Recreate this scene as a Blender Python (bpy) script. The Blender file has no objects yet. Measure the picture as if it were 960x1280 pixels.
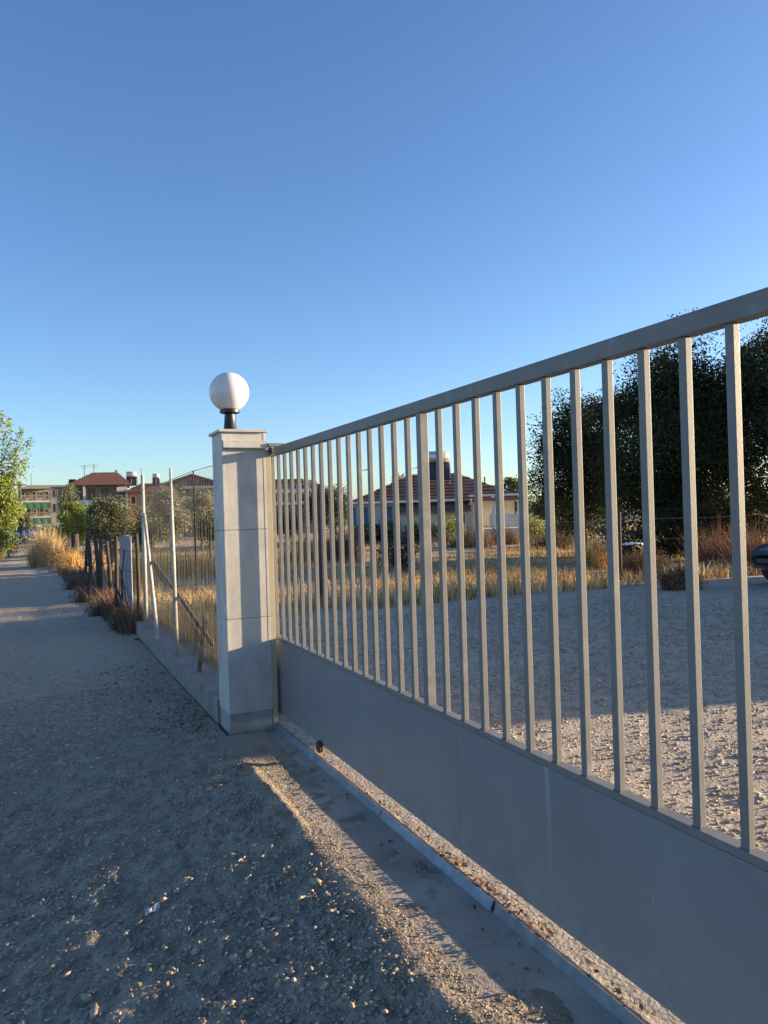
import bpy, math, random
import numpy as np
from mathutils import Matrix, Vector

random.seed(7)
RNG = np.random.default_rng(7)
SC = bpy.context.scene
COL = SC.collection
R = math.radians

# ------------------------------------------------------------------ camera
# world: +Y runs along the gate away from the camera, +X into the yard, z = 0 near the gate's foot
YAW, HEYE, ROLL, FPX = R(24.7), 1.5, 0.030, 950.0
CAM = np.array([-1.7, 0.0, HEYE])
PIT = math.atan(3.0 / FPX)
_F0 = np.array([math.sin(YAW), math.cos(YAW), 0.0])
_R0 = np.array([math.cos(YAW), -math.sin(YAW), 0.0])
_U0 = np.array([0.0, 0.0, 1.0])
_F = _F0 * math.cos(PIT) + _U0 * math.sin(PIT)
_U = _U0 * math.cos(PIT) - _F0 * math.sin(PIT)
_n = math.hypot(1, ROLL)
_X = (_R0 - ROLL * _U) / _n
_Y = (_U + ROLL * _R0) / _n
cd = bpy.data.cameras.new('camera')
cd.sensor_fit = 'VERTICAL'
cd.sensor_height = 36.0
cd.lens = FPX / 1280.0 * 36.0
cd.clip_start = 0.05
cd.clip_end = 5000.0
cam = bpy.data.objects.new('camera', cd)
COL.objects.link(cam)
M = Matrix(((_X[0], _Y[0], -_F[0], CAM[0]), (_X[1], _Y[1], -_F[1], CAM[1]), (_X[2], _Y[2], -_F[2], CAM[2]), (0, 0, 0, 1)))
cam.matrix_world = M
SC.camera = cam


def ray(px, py):
    return ((px - 480) * _X - (py - 640) * _Y + FPX * _F) / FPX


def atd(px, py, d):
    return CAM + ray(px, py) * d


def ground_at(px, d, z=0.0):
    p = CAM + ray(px, 640) * d
    return np.array([p[0], p[1], z])


# ------------------------------------------------------------------ light
SUN_TH, SUN_EL = R(12.0), R(9.1)
to_sun = Vector((math.cos(SUN_TH) * math.cos(SUN_EL), -math.sin(SUN_TH) * math.cos(SUN_EL), math.sin(SUN_EL)))
w = bpy.data.worlds.new('World')
SC.world = w
w.use_nodes = True
nt = w.node_tree
bg = nt.nodes['Background']
sky = nt.nodes.new('ShaderNodeTexSky')
sky.sky_type = 'NISHITA'
sky.sun_disc = False
sky.sun_elevation = SUN_EL
sky.sun_rotation = R(90.0) + SUN_TH
sky.altitude = 0.0
sky.air_density = 0.85
sky.dust_density = 0.7
sky.ozone_density = 2.7
hs = nt.nodes.new('ShaderNodeHueSaturation')   # the same for the whole sky: a phone camera's richer blue
hs.inputs['Hue'].default_value = 0.508
hs.inputs['Saturation'].default_value = 1.08
nt.links.new(sky.outputs[0], hs.inputs['Color'])
nt.links.new(hs.outputs[0], bg.inputs[0])
bg.inputs[1].default_value = 0.10
ld = bpy.data.lights.new('sun', 'SUN')
ld.energy = 5.0
ld.angle = R(0.5)
ld.color = (1.0, 0.77, 0.51)
sun = bpy.data.objects.new('sun', ld)
COL.objects.link(sun)
sun.location = (30, -10, 20)
sun.rotation_euler = to_sun.to_track_quat('Z', 'Y').to_euler()
SC.view_settings.view_transform = 'Standard'
SC.view_settings.look = 'None'
SC.view_settings.exposure = 1.63
SC.view_settings.gamma = 1.0
SC.view_settings.use_curve_mapping = False


# ------------------------------------------------------------------ materials
def mat(name, c, rough=0.7, var=0.15, scale=6.0, bump=0.0, bscale=60.0, metal=0.0, c2=None, tint=0.0,
        transl=0.0, spec=0.5, stretch=None, detail=6.0):
    """procedural principled material: base colour mottled by noise, optional per-piece tint and bump"""
    m = bpy.data.materials.new(name)
    m.use_nodes = True
    t = m.node_tree
    N, Lk = t.nodes, t.links
    p = N['Principled BSDF']
    p.inputs['Roughness'].default_value = rough
    p.inputs['Metallic'].default_value = metal
    p.inputs['Specular IOR Level'].default_value = spec
    tc = N.new('ShaderNodeTexCoord')
    src = tc.outputs['Object']
    if stretch:
        mp = N.new('ShaderNodeMapping')
        mp.inputs['Scale'].default_value = stretch
        Lk.new(src, mp.inputs[0])
        src = mp.outputs[0]
    nz = N.new('ShaderNodeTexNoise')
    nz.inputs['Scale'].default_value = scale
    nz.inputs['Detail'].default_value = detail
    Lk.new(src, nz.inputs['Vector'])
    rp = N.new('ShaderNodeValToRGB')
    lo = [max(0, v * (1 - var)) for v in c]
    hi = [min(1, v * (1 + var)) for v in (c2 or c)]
    rp.color_ramp.elements[0].position = 0.32
    rp.color_ramp.elements[1].position = 0.68
    rp.color_ramp.elements[0].color = (*lo, 1)
    rp.color_ramp.elements[1].color = (*hi, 1)
    Lk.new(nz.outputs['Fac'], rp.inputs[0])
    col = rp.outputs[0]
    if tint:
        at = N.new('ShaderNodeAttribute')
        at.attribute_name = 'tint'
        mx = N.new('ShaderNodeMix')
        mx.data_type = 'RGBA'
        mx.blend_type = 'MULTIPLY'
        mx.inputs['Factor'].default_value = tint
        Lk.new(col, mx.inputs[6])
        Lk.new(at.outputs['Color'], mx.inputs[7])
        col = mx.outputs[2]
    Lk.new(col, p.inputs['Base Color'])
    if bump:
        nb = N.new('ShaderNodeTexNoise')
        nb.inputs['Scale'].default_value = bscale
        nb.inputs['Detail'].default_value = 8
        Lk.new(src, nb.inputs['Vector'])
        b = N.new('ShaderNodeBump')
        b.inputs['Strength'].default_value = 1.0
        b.inputs['Distance'].default_value = bump
        Lk.new(nb.outputs['Fac'], b.inputs['Height'])
        Lk.new(b.outputs[0], p.inputs['Normal'])
    if transl:
        tr = N.new('ShaderNodeBsdfTranslucent')
        Lk.new(col, tr.inputs[0])
        ms = N.new('ShaderNodeMixShader')
        ms.inputs[0].default_value = transl
        Lk.new(p.outputs[0], ms.inputs[1])
        Lk.new(tr.outputs[0], ms.inputs[2])
        Lk.new(ms.outputs[0], N['Material Output'].inputs[0])
    return m


def add_speckle(m, scale, thresh, colour, soft=0.06, seedv=0.0, stretch=(1, 1, 1), world=False):
    """blotches of another colour (dirt, stains, lichen) on a material's base colour"""
    t = m.node_tree
    N, Lk = t.nodes, t.links
    p = N['Principled BSDF']
    old = p.inputs['Base Color'].links[0].from_socket
    tc = N.new('ShaderNodeTexCoord')
    mp = N.new('ShaderNodeMapping')
    mp.inputs['Location'].default_value = (seedv, seedv * 1.7, seedv * 0.3)
    mp.inputs['Scale'].default_value = stretch
    Lk.new(N.new('ShaderNodeNewGeometry').outputs['Position'] if world else tc.outputs['Object'], mp.inputs[0])
    nz = N.new('ShaderNodeTexNoise')
    nz.inputs['Scale'].default_value = scale
    nz.inputs['Detail'].default_value = 5
    Lk.new(mp.outputs[0], nz.inputs['Vector'])
    mr = N.new('ShaderNodeMapRange')
    mr.inputs[1].default_value = thresh
    mr.inputs[2].default_value = thresh + soft
    Lk.new(nz.outputs['Fac'], mr.inputs[0])
    mx = N.new('ShaderNodeMix')
    mx.data_type = 'RGBA'
    Lk.new(mr.outputs[0], mx.inputs['Factor'])
    Lk.new(old, mx.inputs[6])
    mx.inputs[7].default_value = (*colour, 1)
    Lk.new(mx.outputs[2], p.inputs['Base Color'])


MAT = {}
MAT['gate'] = mat('grey_gate_paint', (0.205, 0.20, 0.185), 0.5, 0.08, 9, 0.0005, 140, spec=0.3)
MAT['panel'] = mat('grey_panel_paint', (0.228, 0.231, 0.234), 0.40, 0.07, 2.2, 0.0006, 40)
add_speckle(MAT['gate'], 34.0, 0.70, (0.15, 0.12, 0.09), 0.03, 6.0, world=True)
add_speckle(MAT['gate'], 7.0, 0.60, (0.255, 0.245, 0.225), 0.08, 2.0, world=True)
MAT['receiver'] = mat('receiver_sunlit_tone', (0.46, 0.40, 0.285), 0.35, 0.08, 12)  # grey channel with its warm sunlit look put into the base colour
MAT['marble'] = mat('pale_marble', (0.49, 0.47, 0.435), 0.55, 0.13, 9, 0.0008, 90, stretch=(1.0, 1.0, 0.45), detail=10)
add_speckle(MAT['marble'], 3.0, 0.57, (0.40, 0.385, 0.36), 0.10, 2.2)
add_speckle(MAT['marble'], 38.0, 0.66, (0.38, 0.36, 0.33), 0.05, 5.2)
MAT['mortar'] = mat('base_mortar', (0.33, 0.32, 0.31), 0.9, 0.15, 14, 0.002, 80)
MAT['core'] = mat('joint_mortar', (0.14, 0.135, 0.13), 0.95, 0.1, 10)
MAT['black'] = mat('black_plastic', (0.018, 0.018, 0.02), 0.35, 0.1, 10)
MAT['globe'] = mat('milky_globe', (0.76, 0.73, 0.72), 0.28, 0.02, 3, transl=0.05)
MAT['galv'] = mat('galvanised_strip', (0.21, 0.26, 0.32), 0.5, 0.22, 14, 0.001, 60, metal=0.35)
MAT['dullmetal'] = mat('dull_strip', (0.22, 0.24, 0.26), 0.6, 0.2, 14, 0.001, 60, metal=0.3)
MAT['rust'] = mat('rusty_iron', (0.11, 0.055, 0.03), 0.85, 0.3, 30, 0.002, 90)
MAT['postpaint'] = mat('fence_post_paint', (0.42, 0.40, 0.35), 0.5, 0.15, 12, 0.0006, 70)
MAT['wire'] = mat('fence_wire', (0.24, 0.22, 0.19), 0.55, 0.1, 20, metal=0.3)
MAT['concrete'] = mat('kerb_concrete', (0.24, 0.215, 0.185), 0.95, 0.22, 5, 0.006, 45)
MAT['apron'] = mat('apron_concrete', (0.40, 0.34, 0.275), 0.93, 0.2, 3.2, 0.004, 70)
add_speckle(MAT['apron'], 5.0, 0.56, (0.20, 0.175, 0.15), 0.12, 3.1)
add_speckle(MAT['apron'], 16.0, 0.62, (0.40, 0.36, 0.31), 0.05, 8.4)
MAT['ledge'] = mat('ledge_concrete', (0.40, 0.345, 0.27), 0.95, 0.22, 16, 0.006, 60)
add_speckle(MAT['ledge'], 30.0, 0.60, (0.17, 0.11, 0.07), 0.05, 1.4)
MAT['oldwood'] = mat('weathered_dark_wood', (0.06, 0.045, 0.035), 0.9, 0.35, 8, 0.004, 40, stretch=(4, 4, 0.6))
MAT['sheet'] = mat('grey_sheet_metal', (0.24, 0.25, 0.28), 0.6, 0.15, 4, 0.002, 20)
add_speckle(MAT['sheet'], 3.0, 0.58, (0.20, 0.13, 0.10), 0.1, 2.0)
MAT['bark'] = mat('bark', (0.13, 0.10, 0.075), 0.95, 0.3, 10, 0.02, 20, stretch=(3, 3, 0.7))
MAT['white'] = mat('white_render', (0.72, 0.71, 0.69), 0.85, 0.06, 2)
MAT['plaster'] = mat('pale_plaster', (0.64, 0.62, 0.59), 0.85, 0.08, 1.5)
add_speckle(MAT['plaster'], 1.6, 0.60, (0.52, 0.49, 0.44), 0.12, 3.0)
MAT['cream'] = mat('cream_render', (0.55, 0.50, 0.43), 0.85, 0.1, 1.5)
MAT['shadedwall'] = mat('shaded_front_render', (0.26, 0.26, 0.23), 0.85, 0.12, 1.2)  # cream wall darkened: the shade on the apartment front is in the colour
MAT['tanwall'] = mat('tan_render', (0.27, 0.22, 0.18), 0.85, 0.12, 1.2)
MAT['greywall'] = mat('grey_render', (0.20, 0.21, 0.22), 0.85, 0.12, 1.2)
MAT['tile'] = mat('red_roof_tile', (0.15, 0.066, 0.05), 0.8, 0.3, 3.5, 0.02, 12)
MAT['tilebrown'] = mat('brown_roof_tile', (0.17, 0.085, 0.06), 0.8, 0.25, 3.5, 0.02, 12)
MAT['glass'] = mat('dark_window_glass', (0.03, 0.035, 0.04), 0.12, 0.1, 2)
MAT['blue'] = mat('blue_shutter', (0.06, 0.17, 0.33), 0.6, 0.1, 4)
MAT['awning'] = mat('green_awning_cloth', (0.04, 0.11, 0.065), 0.8, 0.12, 3)
MAT['brownwood'] = mat('brown_timber', (0.16, 0.09, 0.055), 0.75, 0.2, 6)
MAT['steel'] = mat('steel_tank', (0.60, 0.58, 0.55), 0.35, 0.05, 5, metal=0.5)
MAT['collector'] = mat('solar_glass', (0.05, 0.045, 0.045), 0.3, 0.1, 4)
MAT['darkpole'] = mat('dark_pole', (0.06, 0.055, 0.05), 0.8, 0.2, 5)
MAT['carpaint'] = mat('charcoal_car_paint', (0.14, 0.15, 0.165), 0.22, 0.03, 2, metal=0.4)
MAT['whitecar'] = mat('white_car_paint', (0.70, 0.71, 0.73), 0.25, 0.02, 2)
MAT['rubber'] = mat('tyre_rubber', (0.02, 0.02, 0.02), 0.85, 0.1, 10)
MAT['lens'] = mat('headlamp_lens', (0.62, 0.66, 0.70), 0.12, 0.03, 4)
MAT['plastic'] = mat('pale_blue_plastic', (0.33, 0.39, 0.44), 0.5, 0.06, 20)
MAT['whitesheet'] = mat('white_plastic_sheet', (0.75, 0.76, 0.78), 0.5, 0.04, 4)
# ground
MAT['road'] = mat('gravel_road', (0.285, 0.23, 0.165), 0.97, 0.3, 9, 0.022, 60, c2=(0.33, 0.268, 0.195))
add_speckle(MAT['road'], 55.0, 0.60, (0.42, 0.365, 0.29), 0.05, 4.0)
add_speckle(MAT['road'], 1.3, 0.54, (0.345, 0.295, 0.23), 0.14, 9.0)
MAT['yard'] = mat('yard_gravel', (0.37, 0.305, 0.225), 0.97, 0.22, 7, 0.015, 45)
add_speckle(MAT['yard'], 42.0, 0.58, (0.50, 0.45, 0.37), 0.05, 4.0)
MAT['field'] = mat('dry_field_soil', (0.38, 0.26, 0.135), 0.98, 0.25, 1.1, 0.05, 9, c2=(0.46, 0.32, 0.165))
add_speckle(MAT['field'], 0.6, 0.56, (0.22, 0.17, 0.10), 0.1, 2.0)
MAT['verge'] = mat('dry_verge_soil', (0.22, 0.175, 0.12), 0.98, 0.3, 2.0, 0.03, 14)
MAT['terrain'] = mat('far_dry_ground', (0.26, 0.21, 0.13), 0.98, 0.25, 0.05)
def dusty(m, y0, y1, colour):
    t = m.node_tree
    N, Lk = t.nodes, t.links
    p = N['Principled BSDF']
    old = p.inputs['Base Color'].links[0].from_socket
    g_ = N.new('ShaderNodeNewGeometry')
    sx = N.new('ShaderNodeSeparateXYZ')
    Lk.new(g_.outputs['Position'], sx.inputs[0])
    nz = N.new('ShaderNodeTexNoise')
    nz.inputs['Scale'].default_value = 0.7
    nz.inputs['Detail'].default_value = 6
    Lk.new(g_.outputs['Position'], nz.inputs['Vector'])
    ma = N.new('ShaderNodeMath')
    ma.operation = 'MULTIPLY_ADD'
    ma.inputs[1].default_value = 5.0
    Lk.new(nz.outputs['Fac'], ma.inputs[0])
    Lk.new(sx.outputs[1], ma.inputs[2])
    mr = N.new('ShaderNodeMapRange')
    mr.inputs[1].default_value = y0 + 2.5
    mr.inputs[2].default_value = y1 + 2.5
    Lk.new(ma.outputs[0], mr.inputs[0])
    fa = N.new('ShaderNodeTexNoise')
    fa.inputs['Scale'].default_value = 14.0
    fa.inputs['Detail'].default_value = 8
    Lk.new(g_.outputs['Position'], fa.inputs['Vector'])
    mu = N.new('ShaderNodeMath')
    mu.operation = 'MULTIPLY'
    Lk.new(mr.outputs[0], mu.inputs[0])
    mr2 = N.new('ShaderNodeMapRange')
    mr2.inputs[1].default_value, mr2.inputs[2].default_value = 0.35, 0.55
    mr2.inputs[3].default_value = 0.45
    Lk.new(fa.outputs['Fac'], mr2.inputs[0])
    Lk.new(mr2.outputs[0], mu.inputs[1])
    mx = N.new('ShaderNodeMix')
    mx.data_type = 'RGBA'
    Lk.new(mu.outputs[0], mx.inputs['Factor'])
    Lk.new(old, mx.inputs[6])
    mx.inputs[7].default_value = (*colour, 1)
    Lk.new(mx.outputs[2], p.inputs['Base Color'])


dusty(MAT['road'], 4.5, 11.0, (0.42, 0.335, 0.235))   # compacted pale dust further up the road
# stones, grass, leaves: 'tint' is a random colour per piece
MAT['stone_road'] = mat('road_stones', (0.38, 0.31, 0.23), 0.92, 0.1, 30, tint=1.0)
MAT['stone_yard'] = mat('yard_stones', (0.37, 0.31, 0.235), 0.92, 0.1, 30, tint=1.0)
MAT['clod'] = mat('soil_clods', (0.24, 0.195, 0.15), 0.97, 0.15, 30, tint=1.0)
MAT['drygrass'] = mat('dry_grass_blades', (0.60, 0.38, 0.14), 0.8, 0.2, 0.8, tint=1.0, transl=0.25)
MAT['drybrush'] = mat('dead_brown_brush', (0.22, 0.12, 0.065), 0.9, 0.25, 1.5, tint=1.0, transl=0.15)
MAT['weeds'] = mat('grey_weeds', (0.14, 0.10, 0.065), 0.9, 0.25, 1.5, tint=1.0, transl=0.15)
MAT['leaf_dead'] = mat('dead_leaf', (0.24, 0.12, 0.055), 0.85, 0.3, 30, tint=1.0, transl=0.1)
MAT['leaf_dark'] = mat('dark_oak_leaf', (0.047, 0.056, 0.026), 0.85, 0.25, 0.7, tint=0.7, transl=0.15, spec=0.15)
MAT['leaf_olive'] = mat('olive_leaf', (0.115, 0.125, 0.062), 0.6, 0.2, 1.2, tint=1.0, transl=0.2)
MAT['leaf_pale'] = mat('pale_olive_leaf', (0.20, 0.20, 0.12), 0.6, 0.2, 1.2, tint=1.0, transl=0.2)
MAT['leaf_bright'] = mat('yellow_green_leaf', (0.22, 0.265, 0.045), 0.55, 0.25, 1.2, tint=1.0, transl=0.35)
MAT['leaf_green'] = mat('green_leaf', (0.075, 0.105, 0.032), 0.55, 0.25, 1.2, tint=1.0, transl=0.25)
MAT['leaf_blue'] = mat('dark_blue_green_leaf', (0.035, 0.045, 0.038), 0.7, 0.25, 2, tint=1.0, transl=0.1)


# ------------------------------------------------------------------ object helpers
def tag(o, label=None, cat=None, group=None, kind=None):
    if label:
        o['label'] = label
    if cat:
        o['category'] = cat
    if group:
        o['group'] = group
    if kind:
        o['kind'] = kind
    return o


def thing(name, label, cat, loc, rz=0.0, group=None):
    o = bpy.data.objects.new(name, None)
    COL.objects.link(o)
    o.empty_display_size = 0.2
    o.location = [float(v) for v in loc]
    o.rotation_euler = (0, 0, rz)
    return tag(o, label, cat, group)


def rootof(o):
    while o.parent:
        o = o.parent
    return o


def link_mesh(name, me, m, parent=None):
    o = bpy.data.objects.new(name, me)
    COL.objects.link(o)
    if m is not None:
        me.materials.append(m)
    if parent is not None:
        o.parent = parent
    return o


def np_mesh(name, V, Fq, m, parent=None, tint=None, smooth=False, tri=False):
    """mesh from arrays; Fq is (n,4) or (n,3)"""
    V = np.asarray(V, dtype=np.float32)
    Fq = np.asarray(Fq, dtype=np.int32)
    k = Fq.shape[1]
    me = bpy.data.meshes.new(name)
    me.vertices.add(len(V))
    me.vertices.foreach_set('co', V.ravel())
    me.loops.add(Fq.size)
    me.loops.foreach_set('vertex_index', Fq.ravel())
    me.polygons.add(len(Fq))
    me.polygons.foreach_set('loop_start', np.arange(0, Fq.size, k, dtype=np.int32))
    if smooth:
        me.polygons.foreach_set('use_smooth', np.ones(len(Fq), dtype=bool))
    if tint is not None:
        a = me.color_attributes.new('tint', 'FLOAT_COLOR', 'POINT')
        c = np.ones((len(V), 4), dtype=np.float32)
        c[:, :3] = tint
        a.data.foreach_set('color', c.ravel())
    me.update(calc_edges=True)
    me.validate()
    return link_mesh(name, me, m, parent)


class MB:
    def __init__(self):
        self.v, self.f = [], []

    def add(self, vs, fs):
        b = len(self.v)
        self.v += [tuple(float(c) for c in p) for p in vs]
        self.f += [tuple(b + i for i in f) for f in fs]
        return self

    def box(self, x0, x1, y0, y1, z0, z1):
        vs = [(x0, y0, z0), (x1, y0, z0), (x1, y1, z0), (x0, y1, z0), (x0, y0, z1), (x1, y0, z1), (x1, y1, z1), (x0, y1, z1)]
        return self.add(vs, [(0, 3, 2, 1), (4, 5, 6, 7), (0, 1, 5, 4), (1, 2, 6, 5), (2, 3, 7, 6), (3, 0, 4, 7)])

    def beam(self, p0, p1, w, h, up=(0, 0, 1)):
        p0, p1 = Vector([float(c) for c in p0]), Vector([float(c) for c in p1])
        d = (p1 - p0).normalized()
        u = Vector(up)
        s = d.cross(u)
        if s.length < 1e-4:
            s = d.cross(Vector((1, 0, 0)))
        s.normalize()
        u = s.cross(d)
        vs = []
        for p in (p0, p1):
            for a, b in ((-1, -1), (1, -1), (1, 1), (-1, 1)):
                vs.append(p + s * (a * w / 2) + u * (b * h / 2))
        return self.add(vs, [(0, 1, 2, 3), (7, 6, 5, 4), (0, 4, 5, 1), (1, 5, 6, 2), (2, 6, 7, 3), (3, 7, 4, 0)])

    def tube(self, pts, rads, n=10):
        pts = [Vector([float(c) for c in p]) for p in pts]
        if not hasattr(rads, '__len__'):
            rads = [rads] * len(pts)
        vs, fs = [], []
        for i, p in enumerate(pts):
            d = (pts[min(i + 1, len(pts) - 1)] - pts[max(i - 1, 0)]).normalized()
            ref = Vector((0, 0, 1)) if abs(d.z) < 0.9 else Vector((1, 0, 0))
            s = d.cross(ref).normalized()
            u = s.cross(d)
            for k in range(n):
                a = 2 * math.pi * k / n
                vs.append(p + (s * math.cos(a) + u * math.sin(a)) * rads[i])
        for i in range(len(pts) - 1):
            for k in range(n):
                k2 = (k + 1) % n
                fs.append((i * n + k, i * n + k2, (i + 1) * n + k2, (i + 1) * n + k))
        fs.append(tuple(range(n - 1, -1, -1)))
        fs.append(tuple((len(pts) - 1) * n + k for k in range(n)))
        return self.add(vs, fs)

    def lathe(self, c, prof, n=24):
        vs, fs = [], []
        for r, z in prof:
            for k in range(n):
                a = 2 * math.pi * k / n
                vs.append((c[0] + r * math.cos(a), c[1] + r * math.sin(a), z))
        for i in range(len(prof) - 1):
            for k in range(n):
                k2 = (k + 1) % n
                fs.append((i * n + k, i * n + k2, (i + 1) * n + k2, (i + 1) * n + k))
        fs.append(tuple(range(n - 1, -1, -1)))
        fs.append(tuple((len(prof) - 1) * n + k for k in range(n)))
        return self.add(vs, fs)

    def poly(self, pts):
        return self.add(pts, [tuple(range(len(pts)))])

    def build(self, name, m, parent=None, smooth=False, bevel=0.0, local=False):
        me = bpy.data.meshes.new(name)
        off = Vector((0, 0, 0))
        if parent is not None and not local:
            off = rootof(parent).location
        me.from_pydata([(p[0] - off[0], p[1] - off[1], p[2] - off[2]) for p in self.v], [], self.f)
        if smooth:
            for p in me.polygons:
                p.use_smooth = True
        me.update()
        o = link_mesh(name, me, m, parent)
        if bevel:
            b = o.modifiers.new('bevel', 'BEVEL')
            b.width = bevel
            b.segments = 2
            b.limit_method = 'ANGLE'
            b.harden_normals = False
        return o


def dup(o, parent, loc):
    c = o.copy()
    COL.objects.link(c)
    c.parent = parent
    c.location = loc
    return c


# ------------------------------------------------------------------ noise and ground height
def _hash(ix, iy, seed):
    h = (ix.astype(np.int64) * 374761393 + iy.astype(np.int64) * 668265263 + seed * 982451653) & 0x7fffffff
    h = ((h ^ (h >> 13)) * 1274126177) & 0x7fffffff
    h = (h ^ (h >> 16)) & 0xffff
    return h / 65535.0


def vnoise(x, y, seed=0):
    x, y = np.asarray(x, float), np.asarray(y, float)
    ix, iy = np.floor(x), np.floor(y)
    fx, fy = x - ix, y - iy
    fx, fy = fx * fx * (3 - 2 * fx), fy * fy * (3 - 2 * fy)
    a, b = _hash(ix, iy, seed), _hash(ix + 1, iy, seed)
    c, d = _hash(ix, iy + 1, seed), _hash(ix + 1, iy + 1, seed)
    return (a * (1 - fx) + b * fx) * (1 - fy) + (c * (1 - fx) + d * fx) * fy * 1.0 - 0.5


def fbm(x, y, seed=0, octs=4):
    v, a, s = 0.0, 1.0, 1.0
    for k in range(octs):
        v = v + a * vnoise(np.asarray(x) * s, np.asarray(y) * s, seed + k)
        a *= 0.5
        s *= 2.03
    return v


def sstep(a, b, x):
    t = np.clip((x - a) / (b - a), 0, 1)
    return t * t * (3 - 2 * t)


APRON_Z, LEDGE_Z, GATE_Z0 = -0.120, -0.080, -0.027


def road_h(x, y):
    """height of the dirt road left of the gate: it falls away from the apron in front of the gate"""
    x, y = np.asarray(x, float), np.asarray(y, float)
    s = -x
    near = 1 - sstep(3.8, 6.0, y)
    far = -0.115 - 0.02 * np.clip(s - 0.4, 0, 2) + 0.02 * fbm(x * 1.3, y * 0.8, 5) - 0.025 * np.exp(-((s - 1.75) / 0.22) ** 2) - 0.02 * np.exp(-((s - 3.2) / 0.25) ** 2)
    nn = -0.0375 - 0.165 * np.clip(s, 0.3, 2.3) - 0.014 * np.clip(1.5 - s, 0, 1.0) + 0.010 * vnoise(x * 3.1 + 7, y * 2.6, 23) + 0.008 * fbm(x * 2.2, y * 2.2, 21) + 0.022 * fbm(x * 7, y * 7, 31, 3) + 0.018 * fbm(x * 26, y * 26, 41, 2)
    # dirt drifted on to the apron's edge, its crest wandering
    crest = 0.495 + 0.04 * vnoise(y * 1.7, y * 0 + 3, 51) + 0.06 * vnoise(y * 0.9, y * 0 + 9, 52)
    crest = np.maximum(crest, 0.462)
    hump = -0.122 + 0.020 * fbm(x * 1.5, y * 2.4, 61, 2) * sstep(4.3, 3.4, y) + 0.006 * fbm(x * 20, y * 20, 63, 2) + 0.028 * sstep(3.6, 4.0, y) * sstep(0.41, 0.48, s)
    hump = np.maximum(hump, np.where(s > 0.30, -0.135 + 0.0165 * sstep(0.30, 0.40, s) + 0.003 * fbm(x * 26, y * 26, 64, 2), -1))
    k = sstep(-0.03, 0.10, s - crest)
    z_near = hump * (1 - k) + np.minimum(nn, hump) * k
    return z_near * near + far * (1 - near) + 0.004 * fbm(x * 30, y * 30, 71, 2)


def yard_h(x, y):
    x, y = np.asarray(x, float), np.asarray(y, float)
    k = 0.15 + 0.85 * sstep(0.3, 1.3, x)
    return -0.055 - 0.075 * (1 - sstep(0.15, 0.95, x)) + 0.035 * fbm(x * 0.7, y * 0.7, 15) * k + 0.008 * fbm(x * 6, y * 6, 16, 3) * (y < 14) * k


def field_h(x, y):
    x, y = np.asarray(x, float), np.asarray(y, float)
    return -0.06 + 0.10 * fbm(x * 0.25, y * 0.25, 17) * sstep(10, 16, y) + 0.035 * fbm(x * 0.7, y * 0.7, 15)


def sheet(name, xs, ys, hf, m, keep=None, smooth=True):
    X, Y = np.meshgrid(xs, ys)
    Z = hf(X, Y)
    V = np.stack([X.ravel(), Y.ravel(), Z.ravel()], 1)
    nx, ny = len(xs), len(ys)
    i, j = np.meshgrid(np.arange(nx - 1), np.arange(ny - 1))
    a = (j * nx + i).ravel()
    Fq = np.stack([a, a + 1, a + 1 + nx, a + nx], 1)
    if keep is not None:
        cx, cy = V[Fq].mean(1)[:, 0], V[Fq].mean(1)[:, 1]
        Fq = Fq[keep(cx, cy)]
        used = np.unique(Fq)
        mp = np.zeros(len(V), dtype=np.int64)
        mp[used] = np.arange(len(used))
        V, Fq = V[used], mp[Fq]
    return tag(np_mesh(name, V, Fq, m, smooth=smooth), kind='structure')


def grow(a, b, s0, q):
    out, s = [a], s0
    while out[-1] < b:
        out.append(min(b, out[-1] + s))
        s *= q
    return np.array(out)


# setting sheets: far ground first (lowest), then the road, the yard, the field, the verges
gx = np.concatenate([-grow(2, 900, 6, 1.5)[::-1], grow(2, 900, 6, 1.5)])
gy = np.concatenate([-grow(4, 300, 8, 1.6)[::-1], grow(4, 1500, 8, 1.4)])
sheet('ground', gx, gy, lambda x, y: -0.60 + 0 * x + 0.45 * sstep(28, 40, y), MAT['terrain'])
rx = np.concatenate([-grow(2.6, 9, 0.08, 1.08)[::-1], np.arange(-2.58, -0.165, 0.018), [-0.16]])
ry = np.concatenate([np.arange(-3, 1.2, 0.15), np.arange(1.2, 6.5, 0.02), grow(6.5, 90, 0.03, 1.03)])
VERGE_R = lambda y: -0.60 - 0.030 * (y - 8) * (y > 8) * (y < 40) - 0.96 * (y >= 40)
sheet('dirt_road', rx, ry, road_h, MAT['road'],
      keep=lambda x, y: ~((x > -0.43) & (y > 5.66) & (y < 11.4)) & ~((x > -0.36) & (y > 11.3)))
yx = np.concatenate([np.arange(0.03, 5.0, 0.03), grow(5.0, 60, 0.05, 1.09)])
yy = np.concatenate([np.arange(-14, 0.5, 0.25), np.arange(0.5, 8, 0.03), np.arange(8, 12.6, 0.08)])
sheet('gravel_yard', yx, yy, yard_h, MAT['yard'])
fx = np.concatenate([grow(-0.2, 12, 0.25, 1.0), grow(12.3, 120, 0.4, 1.08)])
fy = np.concatenate([np.arange(11.3, 40, 0.25), grow(40.3, 95, 0.6, 1.05)])
sheet('field', fx, fy, lambda x, y: np.where(y < 12.2, field_h(x, y) - 0.03 * (12.6 - y), field_h(x, y)), MAT['field'])
sheet('soil_strip', np.arange(-0.2, 0.6, 0.1), np.arange(5.9, 12.0, 0.1), lambda x, y: -0.02 + 0.03 * fbm(x * 3, y * 3, 77), MAT['verge'])
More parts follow.
